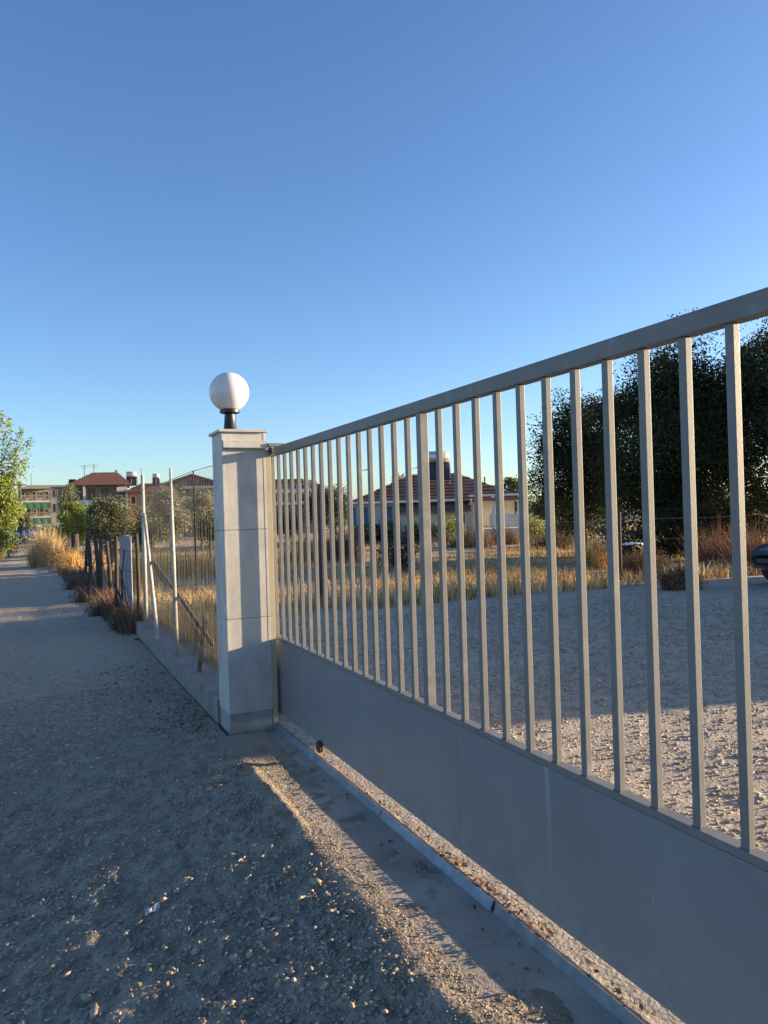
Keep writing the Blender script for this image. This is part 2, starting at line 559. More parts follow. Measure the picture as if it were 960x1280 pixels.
sheet('road_verge', np.concatenate([np.arange(-1.9, -0.15, 0.1)]), grow(10.9, 95, 0.1, 1.05),
      lambda x, y: np.where(x < -0.5 - 0.03 * np.clip(y - 10, 0, 30) + 0.12 * vnoise(y * 0.8, y * 0, 5), -0.30, -0.075 + 0.05 * fbm(x * 2, y * 1, 81)), MAT['verge'])
sheet('left_verge', np.arange(-9.2, -2.6, 0.2), grow(18.0, 95, 0.2, 1.03),
      lambda x, y: np.where(x > -3.15 - 0.004 * y + 0.25 * vnoise(y * 0.5, y * 0, 6), -0.4, -0.10 + 0.08 * fbm(x * 1.5, y, 83)), MAT['verge'])

# concrete apron in front of the gate, the raised ledge the gate rolls on
mb = MB().box(-0.432, -0.0425, -2.0, 5.66, -0.3, APRON_Z)
tag(mb.build('concrete_apron', MAT['apron']), kind='structure')
lx = np.array([-0.042, -0.041, -0.03, -0.02, -0.01, 0.0, 0.03, 0.07, 0.11])
ly = np.concatenate([np.arange(-2.0, 6.2, 0.03)])
sheet('concrete_ledge', lx, ly, lambda x, y: np.where(x < -0.0415, -0.3, LEDGE_Z + 0.005 * fbm(x * 30, y * 30, 91, 3)), MAT['ledge'])

# ------------------------------------------------------------------ metal edging along the ledge
def edging(y0, y1, zt, xt, xb, m, label):
    r = thing('metal_edging', label, 'metal edging', (xt, y0, APRON_Z), group='metal edging strips along the ledge')
    zb = APRON_Z + 0.001
    b = MB()
    prof = [(xt, zt), (xb, zb), (xb + 0.004, zb), (xt + 0.004, zt)]
    b.add([(p, y0, z) for p, z in prof] + [(p, y1, z) for p, z in prof], [(0, 1, 2, 3), (7, 6, 5, 4)] + [(k, k + 4, (k + 1) % 4 + 4, (k + 1) % 4) for k in range(4)])
    b.build('sloping_flange', m, r)
    MB().box(xt + 0.0042, xt + 0.010, y0, y1, zt - 0.004, zt).build('top_lip', MAT['rust'], r)
    return r


edging(2.64, 3.72, -0.0785, -0.051, -0.068, MAT['galv'], 'clean blue grey metal edging strip in the middle of the gate ledge')
edging(3.73, 5.70, -0.0785, -0.050, -0.066, MAT['dullmetal'], 'dull grey metal edging strip between wheel ledge and pillar foot')
edging(-1.9, 2.62, -0.0785, -0.050, -0.062, MAT['dullmetal'], 'dull dark metal edging strip nearest the camera below the gate panel')

# ------------------------------------------------------------------ sliding gate
GY0, GY1 = -1.2, 5.950
gate = thing('sliding_gate', 'grey painted metal sliding gate with upright bars above a solid panel', 'gate', (0.02, GY0, GATE_Z0))
PT = 0.572           # top of the panel frame
seams = [GY0, 0.9, 2.985, GY1]
for a, b in zip(seams[:-1], seams[1:]):
    MB().box(0.0, 0.014, a + 0.0008, b - 0.0008, GATE_Z0 + 0.004, PT - 0.028).build('panel_sheet', MAT['panel'], gate, bevel=0.0012)
MB().box(-0.0015, 0.046, GY0, GY1, PT - 0.026, PT).build('panel_top_rail', MAT['gate'], gate, bevel=0.002)
MB().box(0.015, 0.045, GY0, GY1, GATE_Z0 + 0.010, GATE_Z0 + 0.05).build('bottom_rail', MAT['gate'], gate, bevel=0.002)
MB().box(-0.004, 0.048, GY0, GY1, 1.985, 2.046).build('top_rail', MAT['gate'], gate, bevel=0.004)
MB().box(0.003, 0.034, GY1 - 0.026, GY1, PT + 0.0004, 1.9845).build('end_stile', MAT['gate'], gate, bevel=0.002)
PYS = [3.100 - 0.164 * k for k in range(0, 26)] + [3.425 + 0.1589 * k for k in range(0, 16)]
PYS = [y for y in PYS if GY0 + 0.05 < y < GY1 - 0.06]
pk = MB().box(-0.012, 0.012, -0.014, 0.014, 0, 1.984 - PT - 0.0005).build('picket', MAT['gate'], gate, bevel=0.0018, local=True)
wb = MB()
for a in range(10):
    q = -0.015 + 0.0033 * a
    wb.box(-0.0145, -0.0120, q, q + 0.0026, 0, 0.0026 + 0.0006 * (a % 3)).box(q, q + 0.0026, -0.0165, -0.0140, 0, 0.0030 + 0.0005 * (a % 2))
wb = wb.build('weld_bead', MAT['gate'], gate, local=True)
gl = gate.location
for i, y in enumerate(PYS):
    loc = (0.018 - gl[0], y - gl[1], PT + 0.0003 - gl[2])
    if i == 0:
        pk.location = loc
        wb.location = loc
    else:
        dup(pk, gate, loc)
        dup(wb, gate, loc)
MB().box(-0.0025, 0.040, 3.246, 3.290, PT + 0.0004, 1.9845).build('middle_post', MAT['gate'], gate, bevel=0.002)
for wy in (4.80, 0.2):
    wl = MB()
    wl.lathe((0, 0), [(0.012, -0.012), (0.038, -0.012), (0.040, -0.008), (0.034, 0.0), (0.040, 0.008), (0.038, 0.012), (0.012, 0.012)], 20)
    wl.v = [(-0.016 + p[2], wy + p[1], LEDGE_Z + 0.046 + p[0]) for p in wl.v]
    wo = wl.build('wheel', MAT['rust'], gate, smooth=False)
    MB().box(-0.028, -0.001, wy + 0.02, wy + 0.03, -0.05, 0.0).build('wheel_fork', MAT['rust'], gate)

# pale water streak on the panel (a stain with its own shape)
t = MAT['panel'].node_tree
N, Lk = t.nodes, t.links
p_ = N['Principled BSDF']
old = p_.inputs['Base Color'].links[0].from_socket
geo = N.new('ShaderNodeNewGeometry')
sep = N.new('ShaderNodeSeparateXYZ')
Lk.new(geo.outputs['Position'], sep.inputs[0])
def mth(op, a, b=None):
    n = N.new('ShaderNodeMath')
    n.operation = op
    for k, v in enumerate((a, b)):
        if v is None:
            continue
        if isinstance(v, (int, float)):
            n.inputs[k].default_value = v
        else:
            Lk.new(v, n.inputs[k])
    return n.outputs[0]
wob = N.new('ShaderNodeTexNoise')
wob.inputs['Scale'].default_value = 7.0
Lk.new(geo.outputs['Position'], wob.inputs['Vector'])
d = mth('ABSOLUTE', mth('SUBTRACT', sep.outputs[1], mth('ADD', 2.30, mth('MULTIPLY', wob.outputs['Fac'], 0.04))))
band = N.new('ShaderNodeMapRange')
band.inputs[1].default_value, band.inputs[2].default_value = 0.022, 0.004
Lk.new(d, band.inputs[0])
zr = N.new('ShaderNodeMapRange')
zr.inputs[1].default_value, zr.inputs[2].default_value = 0.08, 0.5
Lk.new(sep.outputs[2], zr.inputs[0])
fac = mth('MULTIPLY', mth('MULTIPLY', band.outputs[0], zr.outputs[0]), 0.5)
mx = N.new('ShaderNodeMix')
mx.data_type = 'RGBA'
Lk.new(fac, mx.inputs['Factor'])
Lk.new(old, mx.inputs[6])
mx.inputs[7].default_value = (0.42, 0.44, 0.45, 1)
Lk.new(mx.outputs[2], p_.inputs['Base Color'])

# dust and mud splashed along the foot of the panel, faint scuffs higher up
old = p_.inputs['Base Color'].links[0].from_socket
mz = N.new('ShaderNodeMapRange')
mz.inputs[1].default_value, mz.inputs[2].default_value = 0.16, -0.05
Lk.new(sep.outputs[2], mz.inputs[0])
sn = N.new('ShaderNodeTexNoise')
sn.inputs['Scale'].default_value = 13.0
sn.inputs['Detail'].default_value = 8
Lk.new(geo.outputs['Position'], sn.inputs['Vector'])
sr = N.new('ShaderNodeMapRange')
sr.inputs[1].default_value, sr.inputs[2].default_value = 0.42, 0.66
Lk.new(sn.outputs['Fac'], sr.inputs[0])
mx2 = N.new('ShaderNodeMix')
mx2.data_type = 'RGBA'
Lk.new(mth('MULTIPLY', mth('MULTIPLY', mz.outputs[0], sr.outputs[0]), 0.75), mx2.inputs['Factor'])
Lk.new(old, mx2.inputs[6])
mx2.inputs[7].default_value = (0.36, 0.31, 0.25, 1)
Lk.new(mx2.outputs[2], p_.inputs['Base Color'])
add_speckle(MAT['panel'], 26.0, 0.70, (0.30, 0.30, 0.29), 0.04, 1.0, (1, 1, 0.35))
add_speckle(MAT['panel'], 60.0, 0.73, (0.12, 0.11, 0.10), 0.03, 7.0)

# ------------------------------------------------------------------ pillar
PX0, PX1, PY0, PY1 = -0.406, -0.070, 5.700, 6.036
pil = thing('gate_pillar', 'square gate pillar clad in pale grey marble slabs with a thin cap', 'pillar', ((PX0 + PX1) / 2, (PY0 + PY1) / 2, -0.13))
MB().box(PX0 + 0.018, PX1 - 0.018, PY0 + 0.018, PY1 - 0.018, -0.3, 2.158).build('core', MAT['core'], pil)
MB().box(PX0 + 0.003, PX1 - 0.003, PY0 + 0.004, PY1 - 0.004, -0.3, 0.023).build('base_course', MAT['mortar'], pil, bevel=0.002)
for z0, z1 in ((0.026, 0.7405), (0.7435, 1.4145), (1.4175, 2.157)):
    MB().box(PX0 + 0.0203, PX1 - 0.0203, PY0, PY0 + 0.017, z0, z1).build('marble_slab', MAT['marble'], pil, bevel=0.0015)
    MB().box(PX0 + 0.0203, PX1 - 0.0203, PY1 - 0.017, PY1, z0, z1).build('marble_slab', MAT['marble'], pil, bevel=0.0015)
    MB().box(PX0, PX0 + 0.0200, PY0 - 0.0015, PY1, z0, z1).build('marble_slab', MAT['marble'], pil, bevel=0.0015)
    MB().box(PX1 - 0.0200, PX1, PY0 - 0.0015, PY1, z0, z1).build('marble_slab', MAT['marble'], pil, bevel=0.0015)
MB().box(PX0 - 0.022, PX1 + 0.020, PY0 - 0.022, PY1 + 0.022, 2.158, 2.178).build('cap', MAT['marble'], pil, bevel=0.002)
# flat guide bar across the pillar head, with the catch that holds the gate's top rail
MB().box(-0.398, -0.052, PY0 - 0.016, PY0 - 0.002, 2.040, 2.094).build('guide_bar', MAT['marble'], pil, bevel=0.0015)
MB().box(-0.402, -0.046, PY0 - 0.034, PY0 - 0.0025, 2.033, 2.038).build('guide_bar_ledge', MAT['gate'], pil, bevel=0.001)
MB().box(-0.050, 0.075, PY0 - 0.030, PY0 + 0.030, 2.049, 2.075).build('guide_catch', MAT['gate'], pil, bevel=0.002)
MB().tube([(-0.035, PY0 - 0.015, 1.99), (-0.035, PY0 - 0.015, 2.05)], 0.012, 10).build('guide_roller', MAT['black'], pil)
# gate receiver: upright channel the gate closes against
MB().box(-0.0685, -0.0285, PY0 + 0.0005, PY0 + 0.006, -0.119, 2.028).build('receiver_flange', MAT['receiver'], pil, bevel=0.001)
MB().box(-0.0685, -0.0620, PY0 + 0.0063, PY0 + 0.05, -0.119, 2.028).build('receiver_web', MAT['receiver'], pil, bevel=0.001)

# globe lamp
gc = (-0.297, 5.872)
lamp = thing('globe_lamp', 'round milky white globe lamp on a black neck standing on the marble pillar', 'lamp', (gc[0], gc[1], 2.1785))
MB().lathe(gc, [(0.058, 2.1785), (0.056, 2.186), (0.050, 2.195), (0.040, 2.31), (0.040, 2.322)], 28).build('neck', MAT['black'], lamp, smooth=True)
MB().lathe(gc, [(0.066, 2.322), (0.077, 2.328), (0.077, 2.346), (0.070, 2.352)], 28).build('collar', MAT['black'], lamp, bevel=0.001)
sp = []
rg = 0.153
for k in range(0, 29):
    a = -math.pi / 2 + 0.30 + (math.pi - 0.30 - 0.02) * k / 28
    sp.append((rg * math.cos(a), 2.488 + rg * math.sin(a)))
MB().lathe(gc, sp, 48).build('globe', MAT['globe'], lamp, smooth=True)

# ------------------------------------------------------------------ wire fence on its concrete kerb
kerb = MB()
ky = np.linspace(6.04, 11.35, 28)
prev = None
for y in ky:
    j = 0.008 * float(fbm(y * 3, 1.0, 99))
    ring = [(-0.425 + j, y, -0.35), (-0.20, y, -0.35), (-0.20, y, 0.070 + j), (-0.425 + j, y, 0.072 + j)]
    if prev is None:
        kerb.poly(ring)
    b0 = len(kerb.v)
    kerb.v += ring
    if prev is not None:
        for k in range(4):
            k2 = (k + 1) % 4
            kerb.f.append((prev + k, prev + k2, b0 + k2, b0 + k))
    prev = b0
kerb.f.append((prev + 3, prev + 2, prev + 1, prev))
tag(kerb.build('kerb_wall', MAT['concrete'], bevel=0.012), 'low rough concrete kerb wall under the wire fence beside the pillar', 'kerb wall')

FX = -0.372
wf = thing('wire_fence', 'wire mesh fence on round pale posts between the pillar and the old fence', 'fence', (FX, 6.1, 0.06))
MB().tube([(FX + 0.012, 8.287, 0.05), (FX, 8.287, 1.2), (FX - 0.002, 8.287, 2.06)], [0.024, 0.022, 0.012], 14).build('post', MAT['postpaint'], wf, smooth=True)
MB().tube([(FX - 0.012, 10.56, 0.05), (FX - 0.005, 10.56, 2.12)], [0.030, 0.022], 14).build('post', MAT['postpaint'], wf, smooth=True)
MB().tube([(FX - 0.01, 9.54, 0.055), (FX - 0.004, 10.48, 1.60)], [0.027, 0.021], 12).build('brace', MAT['postpaint'], wf, smooth=True)
tw = [(FX - 0.0, y, 1.935 + 0.012 * abs(math.sin((y - 6.05) * 1.4)) - 0.0) for y in np.linspace(6.04, 8.287, 10)] + [(FX, 10.56, 1.93)]
MB().tube(tw, 0.0035, 5).build('top_wire', MAT['wire'], wf)
mesh = MB()
for y in np.arange(6.09, 10.5, 0.072):
    j = random.uniform(-0.012, 0.012)
    mesh.tube([(FX - 0.002, y, 0.075), (FX + 0.006 + j, y + j * 0.6, 1.0), (FX, y, 1.93)], 0.0012, 3)
for z in np.arange(0.12, 1.93, 0.115):
    mesh.tube([(FX, 6.04, z), (FX + 0.006, 7.2, z + random.uniform(-0.012, 0.012)), (FX, 8.29, z), (FX + 0.004, 9.4, z + random.uniform(-0.012, 0.012)), (FX, 10.56, z)], 0.0013, 3)
mesh.build('wire_mesh', MAT['wire'], wf)
tag(MB().beam((-0.325, 7.29, 0.06), (-0.30, 7.02, 0.60), 0.075, 0.028, up=(1, 0, 0)).build('wooden_board', MAT['oldwood'], bevel=0.003),
    'short dark wooden board standing behind the wire mesh near the pillar', 'board')
tag(MB().tube([(-0.33, 10.1, 0.98), (-0.315, 8.4, 0.70), (-0.30, 6.75, 0.40)], 0.021, 8).build('fallen_pole', MAT['oldwood'], smooth=True),
    'thin dark pole leaning slantwise behind the wire mesh', 'pole')

# ------------------------------------------------------------------ vegetation helpers
def quads(P, size, aspect=0.5, upbias=0.0, rng=RNG, bend=True):
    """small leaf-shaped faces at points P"""
    n = len(P)
    size = np.broadcast_to(size, (n,))
    nn = rng.normal(size=(n, 3))
    nn[:, 2] += upbias
    nn /= np.linalg.norm(nn, axis=1, keepdims=True) + 1e-9
    a = rng.normal(size=(n, 3))
    t = np.cross(nn, a)
    t /= np.linalg.norm(t, axis=1, keepdims=True) + 1e-9
    b = np.cross(nn, t)
    L = (size * 0.5)[:, None]
    W = L * aspect
    V = np.stack([P - t * L, P + b * W - t * L * 0.1, P + t * L, P - b * W - t * L * 0.1], 1).reshape(-1, 3)
    Fq = np.arange(n * 4).reshape(n, 4)
    return V, Fq


def tints(n, k, amp=0.3, hue=0.08, rng=RNG):
    v = 1 + amp * (rng.random((n, 1)) * 2 - 1) + hue * (rng.random((n, 3)) * 2 - 1)
    return np.repeat(np.clip(v, 0.1, 2), k, axis=0)


def crown_points(n, centre, rad, nclump, clump_r, rng, shell=0.55, flat=1.0):
    """leaf points: gaussian clumps scattered through an ellipsoid, biased to its outside"""
    c = rng.normal(size=(nclump, 3))
    c /= np.linalg.norm(c, axis=1, keepdims=True)
    r = shell + (1 - shell) * rng.random((nclump, 1)) ** 0.6
    c = c * r * np.asarray(rad) * 0.86 + np.asarray(centre)
    wgt = rng.random(nclump) ** 0.8 + 0.25
    idx = rng.choice(nclump, n, p=wgt / wgt.sum())
    cr = clump_r * (0.6 + 0.8 * rng.random(nclump))
    P = c[idx] + np.clip(rng.normal(size=(n, 3)), -1.5, 1.5) * cr[idx][:, None] * np.array([0.55, 0.55, 0.48 * flat])
    return P, c


def tree(name, label, cat, base, height, rad, m, n_leaf, leaf, nclump=60, clump_r=0.5, trunk_r=0.12, trunk_h=None,
         seed=1, crown_c=None, shell=0.5, aspect=0.5, group=None, extra=None, amp=0.35):
    rng = np.random.default_rng(seed)
    base = np.asarray(base, float)
    r = thing(name, label, cat, base, group=group)
    rad = np.asarray(rad, float)
    cc = np.array([0, 0, height - rad[2]]) if crown_c is None else np.asarray(crown_c, float)
    P, C = crown_points(n_leaf, cc, rad, nclump, clump_r, rng, shell)
    if extra is not None:
        E, EC = extra(rng)
        P = np.concatenate([P, E])
        C = np.concatenate([C, EC])
    P = P[P[:, 2] > 0.02]
    V, Fq = quads(P, leaf * (0.7 + 0.6 * rng.random(len(P))), aspect, 0.4, rng)
    np_mesh('crown', V, Fq, m, r, tints(len(P), 4, amp, 0.10, rng))['kind'] = 'stuff'
    tb = MB()
    th = trunk_h if trunk_h is not None else max(0.3, cc[2] - rad[2] * 0.5)
    top = np.array([rng.normal() * 0.1, rng.normal() * 0.1, th])
    tb.tube([(0, 0, -0.3), (rng.normal() * 0.05, rng.normal() * 0.05, th * 0.5), top], [trunk_r * 1.25, trunk_r, trunk_r * 0.85], 9)
    pick = rng.choice(len(C), min(len(C), 16), replace=False)
    for q in C[pick]:
        mid = top * 0.5 + q * 0.5 + rng.normal(size=3) * 0.08 + np.array([0, 0, 0.05 * height])
        tb.tube([top * 0.98, mid, q], [trunk_r * 0.5, trunk_r * 0.3, trunk_r * 0.1], 6)
    tb.build('trunk', MAT['bark'], r, smooth=True, local=True)
    return r


def blades(P, h, wdt, lean, rng, dirs=None):
    """dry grass blades as bent two-segment strips"""
    n = len(P)
    h = np.broadcast_to(h, (n,)) * (0.55 + 0.75 * rng.random(n))
    a = rng.random(n) * 2 * np.pi if dirs is None else dirs + rng.normal(size=n) * 0.7
    d = np.stack([np.cos(a), np.sin(a), np.zeros(n)], 1)
    s = np.stack([-np.sin(a), np.cos(a), np.zeros(n)], 1)
    ln = (lean * rng.random(n))[:, None] * h[:, None]
    up = np.array([0, 0, 1.0])
    W = np.broadcast_to(wdt, (n,))[:, None] * 0.5
    p1 = P + up * (h * 0.55)[:, None] + d * ln * 0.35
    p2 = P + up * h[:, None] + d * ln
    V = np.stack([P - s * W, P + s * W, p1 + s * W * 0.8, p1 - s * W * 0.8, p2 + s * W * 0.2, p2 - s * W * 0.2], 1).reshape(-1, 3)
    b = np.arange(n)[:, None] * 6
    Fq = np.concatenate([b + np.array([0, 1, 2, 3]), b + np.array([3, 2, 4, 5])], 0)
    return V, Fq


def grass(name, P, h, wdt, lean, m, seed, label=None, amp=0.35, parent=None, dirs=None):
    rng = np.random.default_rng(seed)
    V, Fq = blades(P, h, wdt, lean, rng, dirs)
    o = np_mesh(name, V, Fq, m, parent, tints(len(P), 6, amp, 0.10, rng))
    if parent is None:
        tag(o, label, None, None, 'stuff')
    return o


# stones
ICO_T = (1 + 5 ** 0.5) / 2
ICO_V = np.array([(-1, ICO_T, 0), (1, ICO_T, 0), (-1, -ICO_T, 0), (1, -ICO_T, 0), (0, -1, ICO_T), (0, 1, ICO_T), (0, -1, -ICO_T), (0, 1, -ICO_T),
                  (ICO_T, 0, -1), (ICO_T, 0, 1), (-ICO_T, 0, -1), (-ICO_T, 0, 1)]) / math.hypot(1, ICO_T)
ICO_F = np.array([(0, 11, 5), (0, 5, 1), (0, 1, 7), (0, 7, 10), (0, 10, 11), (1, 5, 9), (5, 11, 4), (11, 10, 2), (10, 7, 6), (7, 1, 8),
                  (3, 9, 4), (3, 4, 2), (3, 2, 6), (3, 6, 8), (3, 8, 9), (4, 9, 5), (2, 4, 11), (6, 2, 10), (8, 6, 7), (9, 8, 1)])


def stones(name, P, size, m, label, seed):
    rng = np.random.default_rng(seed)
    n = len(P)
    J = ICO_V[None] * (1 + 0.28 * rng.normal(size=(n, 12, 1)).clip(-1.5, 1.5))
    sc = np.stack([0.75 + 0.6 * rng.random(n), 0.6 + 0.4 * rng.random(n), 0.35 + 0.4 * rng.random(n)], 1)
    J = J * sc[:, None, :] * np.asarray(size)[:, None, None]
    a = rng.random(n) * 2 * np.pi
    tl = rng.normal(size=n) * 0.4
    ct, st = np.cos(tl)[:, None], np.sin(tl)[:, None]
    y2 = J[..., 1] * ct - J[..., 2] * st
    z2 = J[..., 1] * st + J[..., 2] * ct
    ca, sa = np.cos(a)[:, None], np.sin(a)[:, None]
    V = np.stack([J[..., 0] * ca - y2 * sa, J[..., 0] * sa + y2 * ca, z2], 2) + P[:, None, :]
    Fq = (ICO_F[None] + (np.arange(n) * 12)[:, None, None]).reshape(-1, 3)
    v = 0.62 + 0.62 * rng.random((n, 1)) ** 1.3 + 0.07 * (rng.random((n, 3)) - 0.5) + np.where(rng.random((n, 1)) < 0.06, 0.5, 0.0)
    o = np_mesh(name, V.reshape(-1, 3), Fq, m, None, np.repeat(v, 12, axis=0))
    return tag(o, label, None, None, 'stuff')


# ------------------------------------------------------------------ loose gravel
def road_stones():
    rng = np.random.default_rng(3)
    n = 88000
    y = 1.25 + 6.8 * rng.random(n) ** 1.5
    x = -0.36 - 3.2 * rng.random(n) ** 0.95
    dens = fbm(x * 1.1, y * 1.1, 121, 3)
    keep = (rng.random(n) < 0.68 + 0.9 * dens + 0.25 * (x > -1.3) * (y < 3.5)) & (x > -0.45 - 0.66 * y - 0.6)
    crest = 0.54 + 0.04 * vnoise(y * 1.7, y * 0 + 3, 51) + 0.06 * vnoise(y * 0.9, y * 0 + 9, 52)
    k2 = (-x > crest) & ~((x > -0.45) & (y > 5.5))
    x, y = x[keep & k2], y[keep & k2]
    z = road_h(x, y)
    size = 0.0044 + 0.0095 * rng.random(len(x)) ** 2.2 + np.where(rng.random(len(x)) < 0.012, 0.012, 0)
    return np.stack([x, y, z + size * 0.12], 1), size


P, S = road_stones()
rng = np.random.default_rng(29)
n = 9000
y = 6.0 + 14 * rng.random(n) ** 1.6
x = -0.5 - 4.2 * rng.random(n)
k = (fbm(x * 0.9, y * 0.6, 141, 3) + 0.3 > 0.7 * rng.random(n)) & (x > -1.1 - 0.2 * y)
x, y = x[k], y[k]
s2 = 0.006 + 0.010 * rng.random(len(x)) ** 2
P = np.concatenate([P, np.stack([x, y, road_h(x, y) + s2 * 0.1], 1)])
S = np.concatenate([S, s2])
stones('road_gravel', P, S, MAT['stone_road'], 'loose grey gravel scattered over the dirt road in front of the gate', 5)


rng = np.random.default_rng(17)
n = 900
y = 4.9 + 4.6 * rng.random(n)
x = -0.44 - np.abs(rng.normal(size=n)) * (0.16 + 0.05 * (y - 4.9)) - 0.02
k = vnoise(x * 2.2, y * 1.3, 19) + 0.12 > 0.25 * rng.random(n)
k &= ~((x > -0.47) & (y < 5.7))
x, y = x[k], y[k]
size = 0.006 + 0.018 * rng.random(len(x)) ** 2.5
stones('soil_clods', np.stack([x, y, road_h(x, y) + size * 0.1], 1), size, MAT['clod'], 'dark crumbled soil clods along the foot of the kerb wall', 8)


def stripe_grit():
    rng = np.random.default_rng(13)
    n = 6000
    y = 1.3 + 3.8 * rng.random(n) ** 1.2
    x = -0.20 - 0.36 * rng.random(n)
    keep = (road_h(x, y) > APRON_Z - 0.004)
    x, y = x[keep], y[keep]
    size = 0.002 + 0.003 * rng.random(len(x)) ** 2
    return np.stack([x, y, np.maximum(road_h(x, y), APRON_Z) + size * 0.2], 1), size


P, S = stripe_grit()
stones('apron_grit', P, S, MAT['stone_road'], 'fine grit and crushed stone strewn along the concrete apron', 6)


def yard_stones():
    rng = np.random.default_rng(4)
    n = 40000
    y = 1.2 + 9.5 * rng.random(n) ** 1.35
    x = 0.12 + 8.0 * rng.random(n) ** 1.3
    keep = (x < 0.6 + 1.15 * y) & (rng.random(n) < 0.62 + 0.9 * fbm(x * 0.9, y * 0.9, 131, 3))
    x, y = x[keep], y[keep]
    size = 0.0055 + 0.010 * rng.random(len(x)) ** 2 + 0.0007 * y
    return np.stack([x, y, yard_h(x, y) + size * 0.15], 1), size


P, S = yard_stones()
stones('yard_gravel', P, S, MAT['stone_yard'], 'coarse pale gravel covering the yard behind the gate', 7)

# dead leaves on the ledge and apron
rng = np.random.default_rng(23)
n = 260
yy_ = np.concatenate([2.3 + 1.0 * rng.random(120), 1.3 + 3.6 * rng.random(140)])
xx_ = -0.040 + 0.045 * rng.random(n)
P = np.stack([xx_, yy_, np.full(n, LEDGE_Z + 0.008) + 0.008 * rng.random(n)], 1)
n2 = 46
P2 = np.stack([-0.135 + 0.05 * rng.normal(size=n2) * 0.6, np.where(rng.random(n2) < 0.5, 3.12 + 0.06 * rng.normal(size=n2), 2.2 + 2.4 * rng.random(n2)), np.full(n2, APRON_Z + 0.008)], 1)
P2[:, 0] = np.minimum(P2[:, 0], -0.09)
P = np.concatenate([P, P2])
V, Fq = quads(P, 0.012 + 0.022 * rng.random(len(P)), 0.55, 2.5, rng)
tag(np_mesh('dead_leaves', V, Fq, MAT['leaf_dead'], None, tints(len(P), 4, 0.5, 0.12, rng)), 'dry brown leaves and crumbs lying along the gate ledge', None, None, 'stuff')

# plastic scrap on the gravel
pz = float(road_h(-1.27, 3.55)) + 0.014
b = MB()
vs = []
for i in range(5):
    for j in range(3):
        vs.append((-1.30 + 0.017 * i, 3.52 + 0.017 * j + 0.008 * i, pz + 0.006 * math.sin(i * 1.7 + j) + 0.004 * j))
b.add(vs, [(i * 3 + j, (i + 1) * 3 + j, (i + 1) * 3 + j + 1, i * 3 + j + 1) for i in range(4) for j in range(2)])
o = b.build('plastic_scrap', MAT['plastic'])
sol = o.modifiers.new('solid', 'SOLIDIFY')
sol.thickness = 0.003
tag(o, 'small pale blue scrap of plastic lying on the dark gravel', 'litter')

# ------------------------------------------------------------------ old fence of weathered posts along the road
of = thing('old_fence', 'old roadside fence of crooked dark wooden posts overgrown with dry weeds', 'fence', (-0.4, 11.5, -0.1))
POSTS = [(-0.354, 11.6, 1.33, 0.030, 0.0, 'thin'), (-0.50, 13.4, 1.27, 0.035, 0.03, ''), (-0.42, 15.3, 1.15, 0.04, -0.05, ''), (-0.33, 19.2, 1.20, 0.05, 0.05, ''),
         (-0.42, 18.2, 1.24, 0.05, -0.06, ''), (-0.30, 17.0, 1.25, 0.06, 0.02, ''), (-0.25, 23.8, 1.20, 0.06, -0.05, ''), (-0.30, 25.5, 1.05, 0.05, 0.08, ''), (-0.40, 29.7, 1.12, 0.15, 0.02, ''), (-0.5, 36.0, 1.0, 0.06, 0.02, '')]
for x, y, h, r, ln, k in POSTS:
    rr = random.uniform(0.9, 1.1)
    MB().tube([(x, y, -0.25), (x + ln * 0.4 + 0.01, y, h * 0.5), (x + ln, y, h)], [r * rr, r * 0.95, r * 0.85], 9).build('post', MAT['oldwood'], of, smooth=True)
for z in (0.35, 0.75, 1.08):
    pts = [(x + ln * z, y, z + random.uniform(-0.03, 0.03)) for x, y, h, r, ln, k in sorted(POSTS, key=lambda q: q[1])]
    MB().tube(pts, 0.003, 4).build('strand_wire', MAT['rust'], of)
MB().beam((-0.56, 13.0, 0.50), (-0.50, 11.9, 0.22), 0.03, 0.03).build('loose_rail', MAT['oldwood'], of)
rs = random.Random(5)
for i in range(11):
    y0 = rs.uniform(12.0, 27.0)
    x0 = -0.45 + rs.uniform(-0.25, 0.2)
    hh = rs.uniform(0.6, 1.25)
    a0, a1 = rs.uniform(-0.35, 0.35), rs.uniform(-0.5, 0.5)
    MB().tube([(x0, y0, -0.15), (x0 + a0 * 0.5 + rs.uniform(-.05, .05), y0 + a1 * 0.5, hh * 0.5), (x0 + a0, y0 + a1, hh)], [0.016, 0.013, 0.007], 6).build('stick', MAT['oldwood'], of, smooth=True)
sh = thing('metal_sheet', 'grey corrugated metal sheet wired to the old fence beside the wire mesh', 'metal sheet', (-0.37, 12.8, 0))
b = MB()
ny = 40
vs = []
for i in range(ny + 1):
    y = 12.2 + 1.06 * i / ny
    xo = -0.37 - 0.06 * (i / ny) + 0.014 * math.sin(i * 1.3)
    vs += [(xo, y, -0.1), (xo, y, 1.27)]
b.add(vs, [(2 * i, 2 * i + 2, 2 * i + 3, 2 * i + 1) for i in range(ny)])
o = b.build('sheet', MAT['sheet'], sh)
o.modifiers.new('solid', 'SOLIDIFY').thickness = 0.002
MB().box(-0.39, -0.355, 12.18, 13.28, 1.22, 1.285).build('top_batten', MAT['sheet'], sh, bevel=0.003)
MB().box(-0.40, -0.36, 12.62, 12.67, -0.1, 1.30).build('upright', MAT['sheet'], sh, bevel=0.003)


# weeds along the old fence, tangled and dark
def band(n, x0, x1, y0, y1, seed, hf, powr=1.0):
    rng = np.random.default_rng(seed)
    x = x0 + (x1 - x0) * rng.random(n)
    y = y0 + (y1 - y0) * rng.random(n) ** powr
    k = fbm(x * 1.2, y * 0.9, seed, 3) + 0.35 > 0.6 * rng.random(n)
    x, y = x[k], y[k]
    return np.stack([x, y, hf(x, y)], 1)


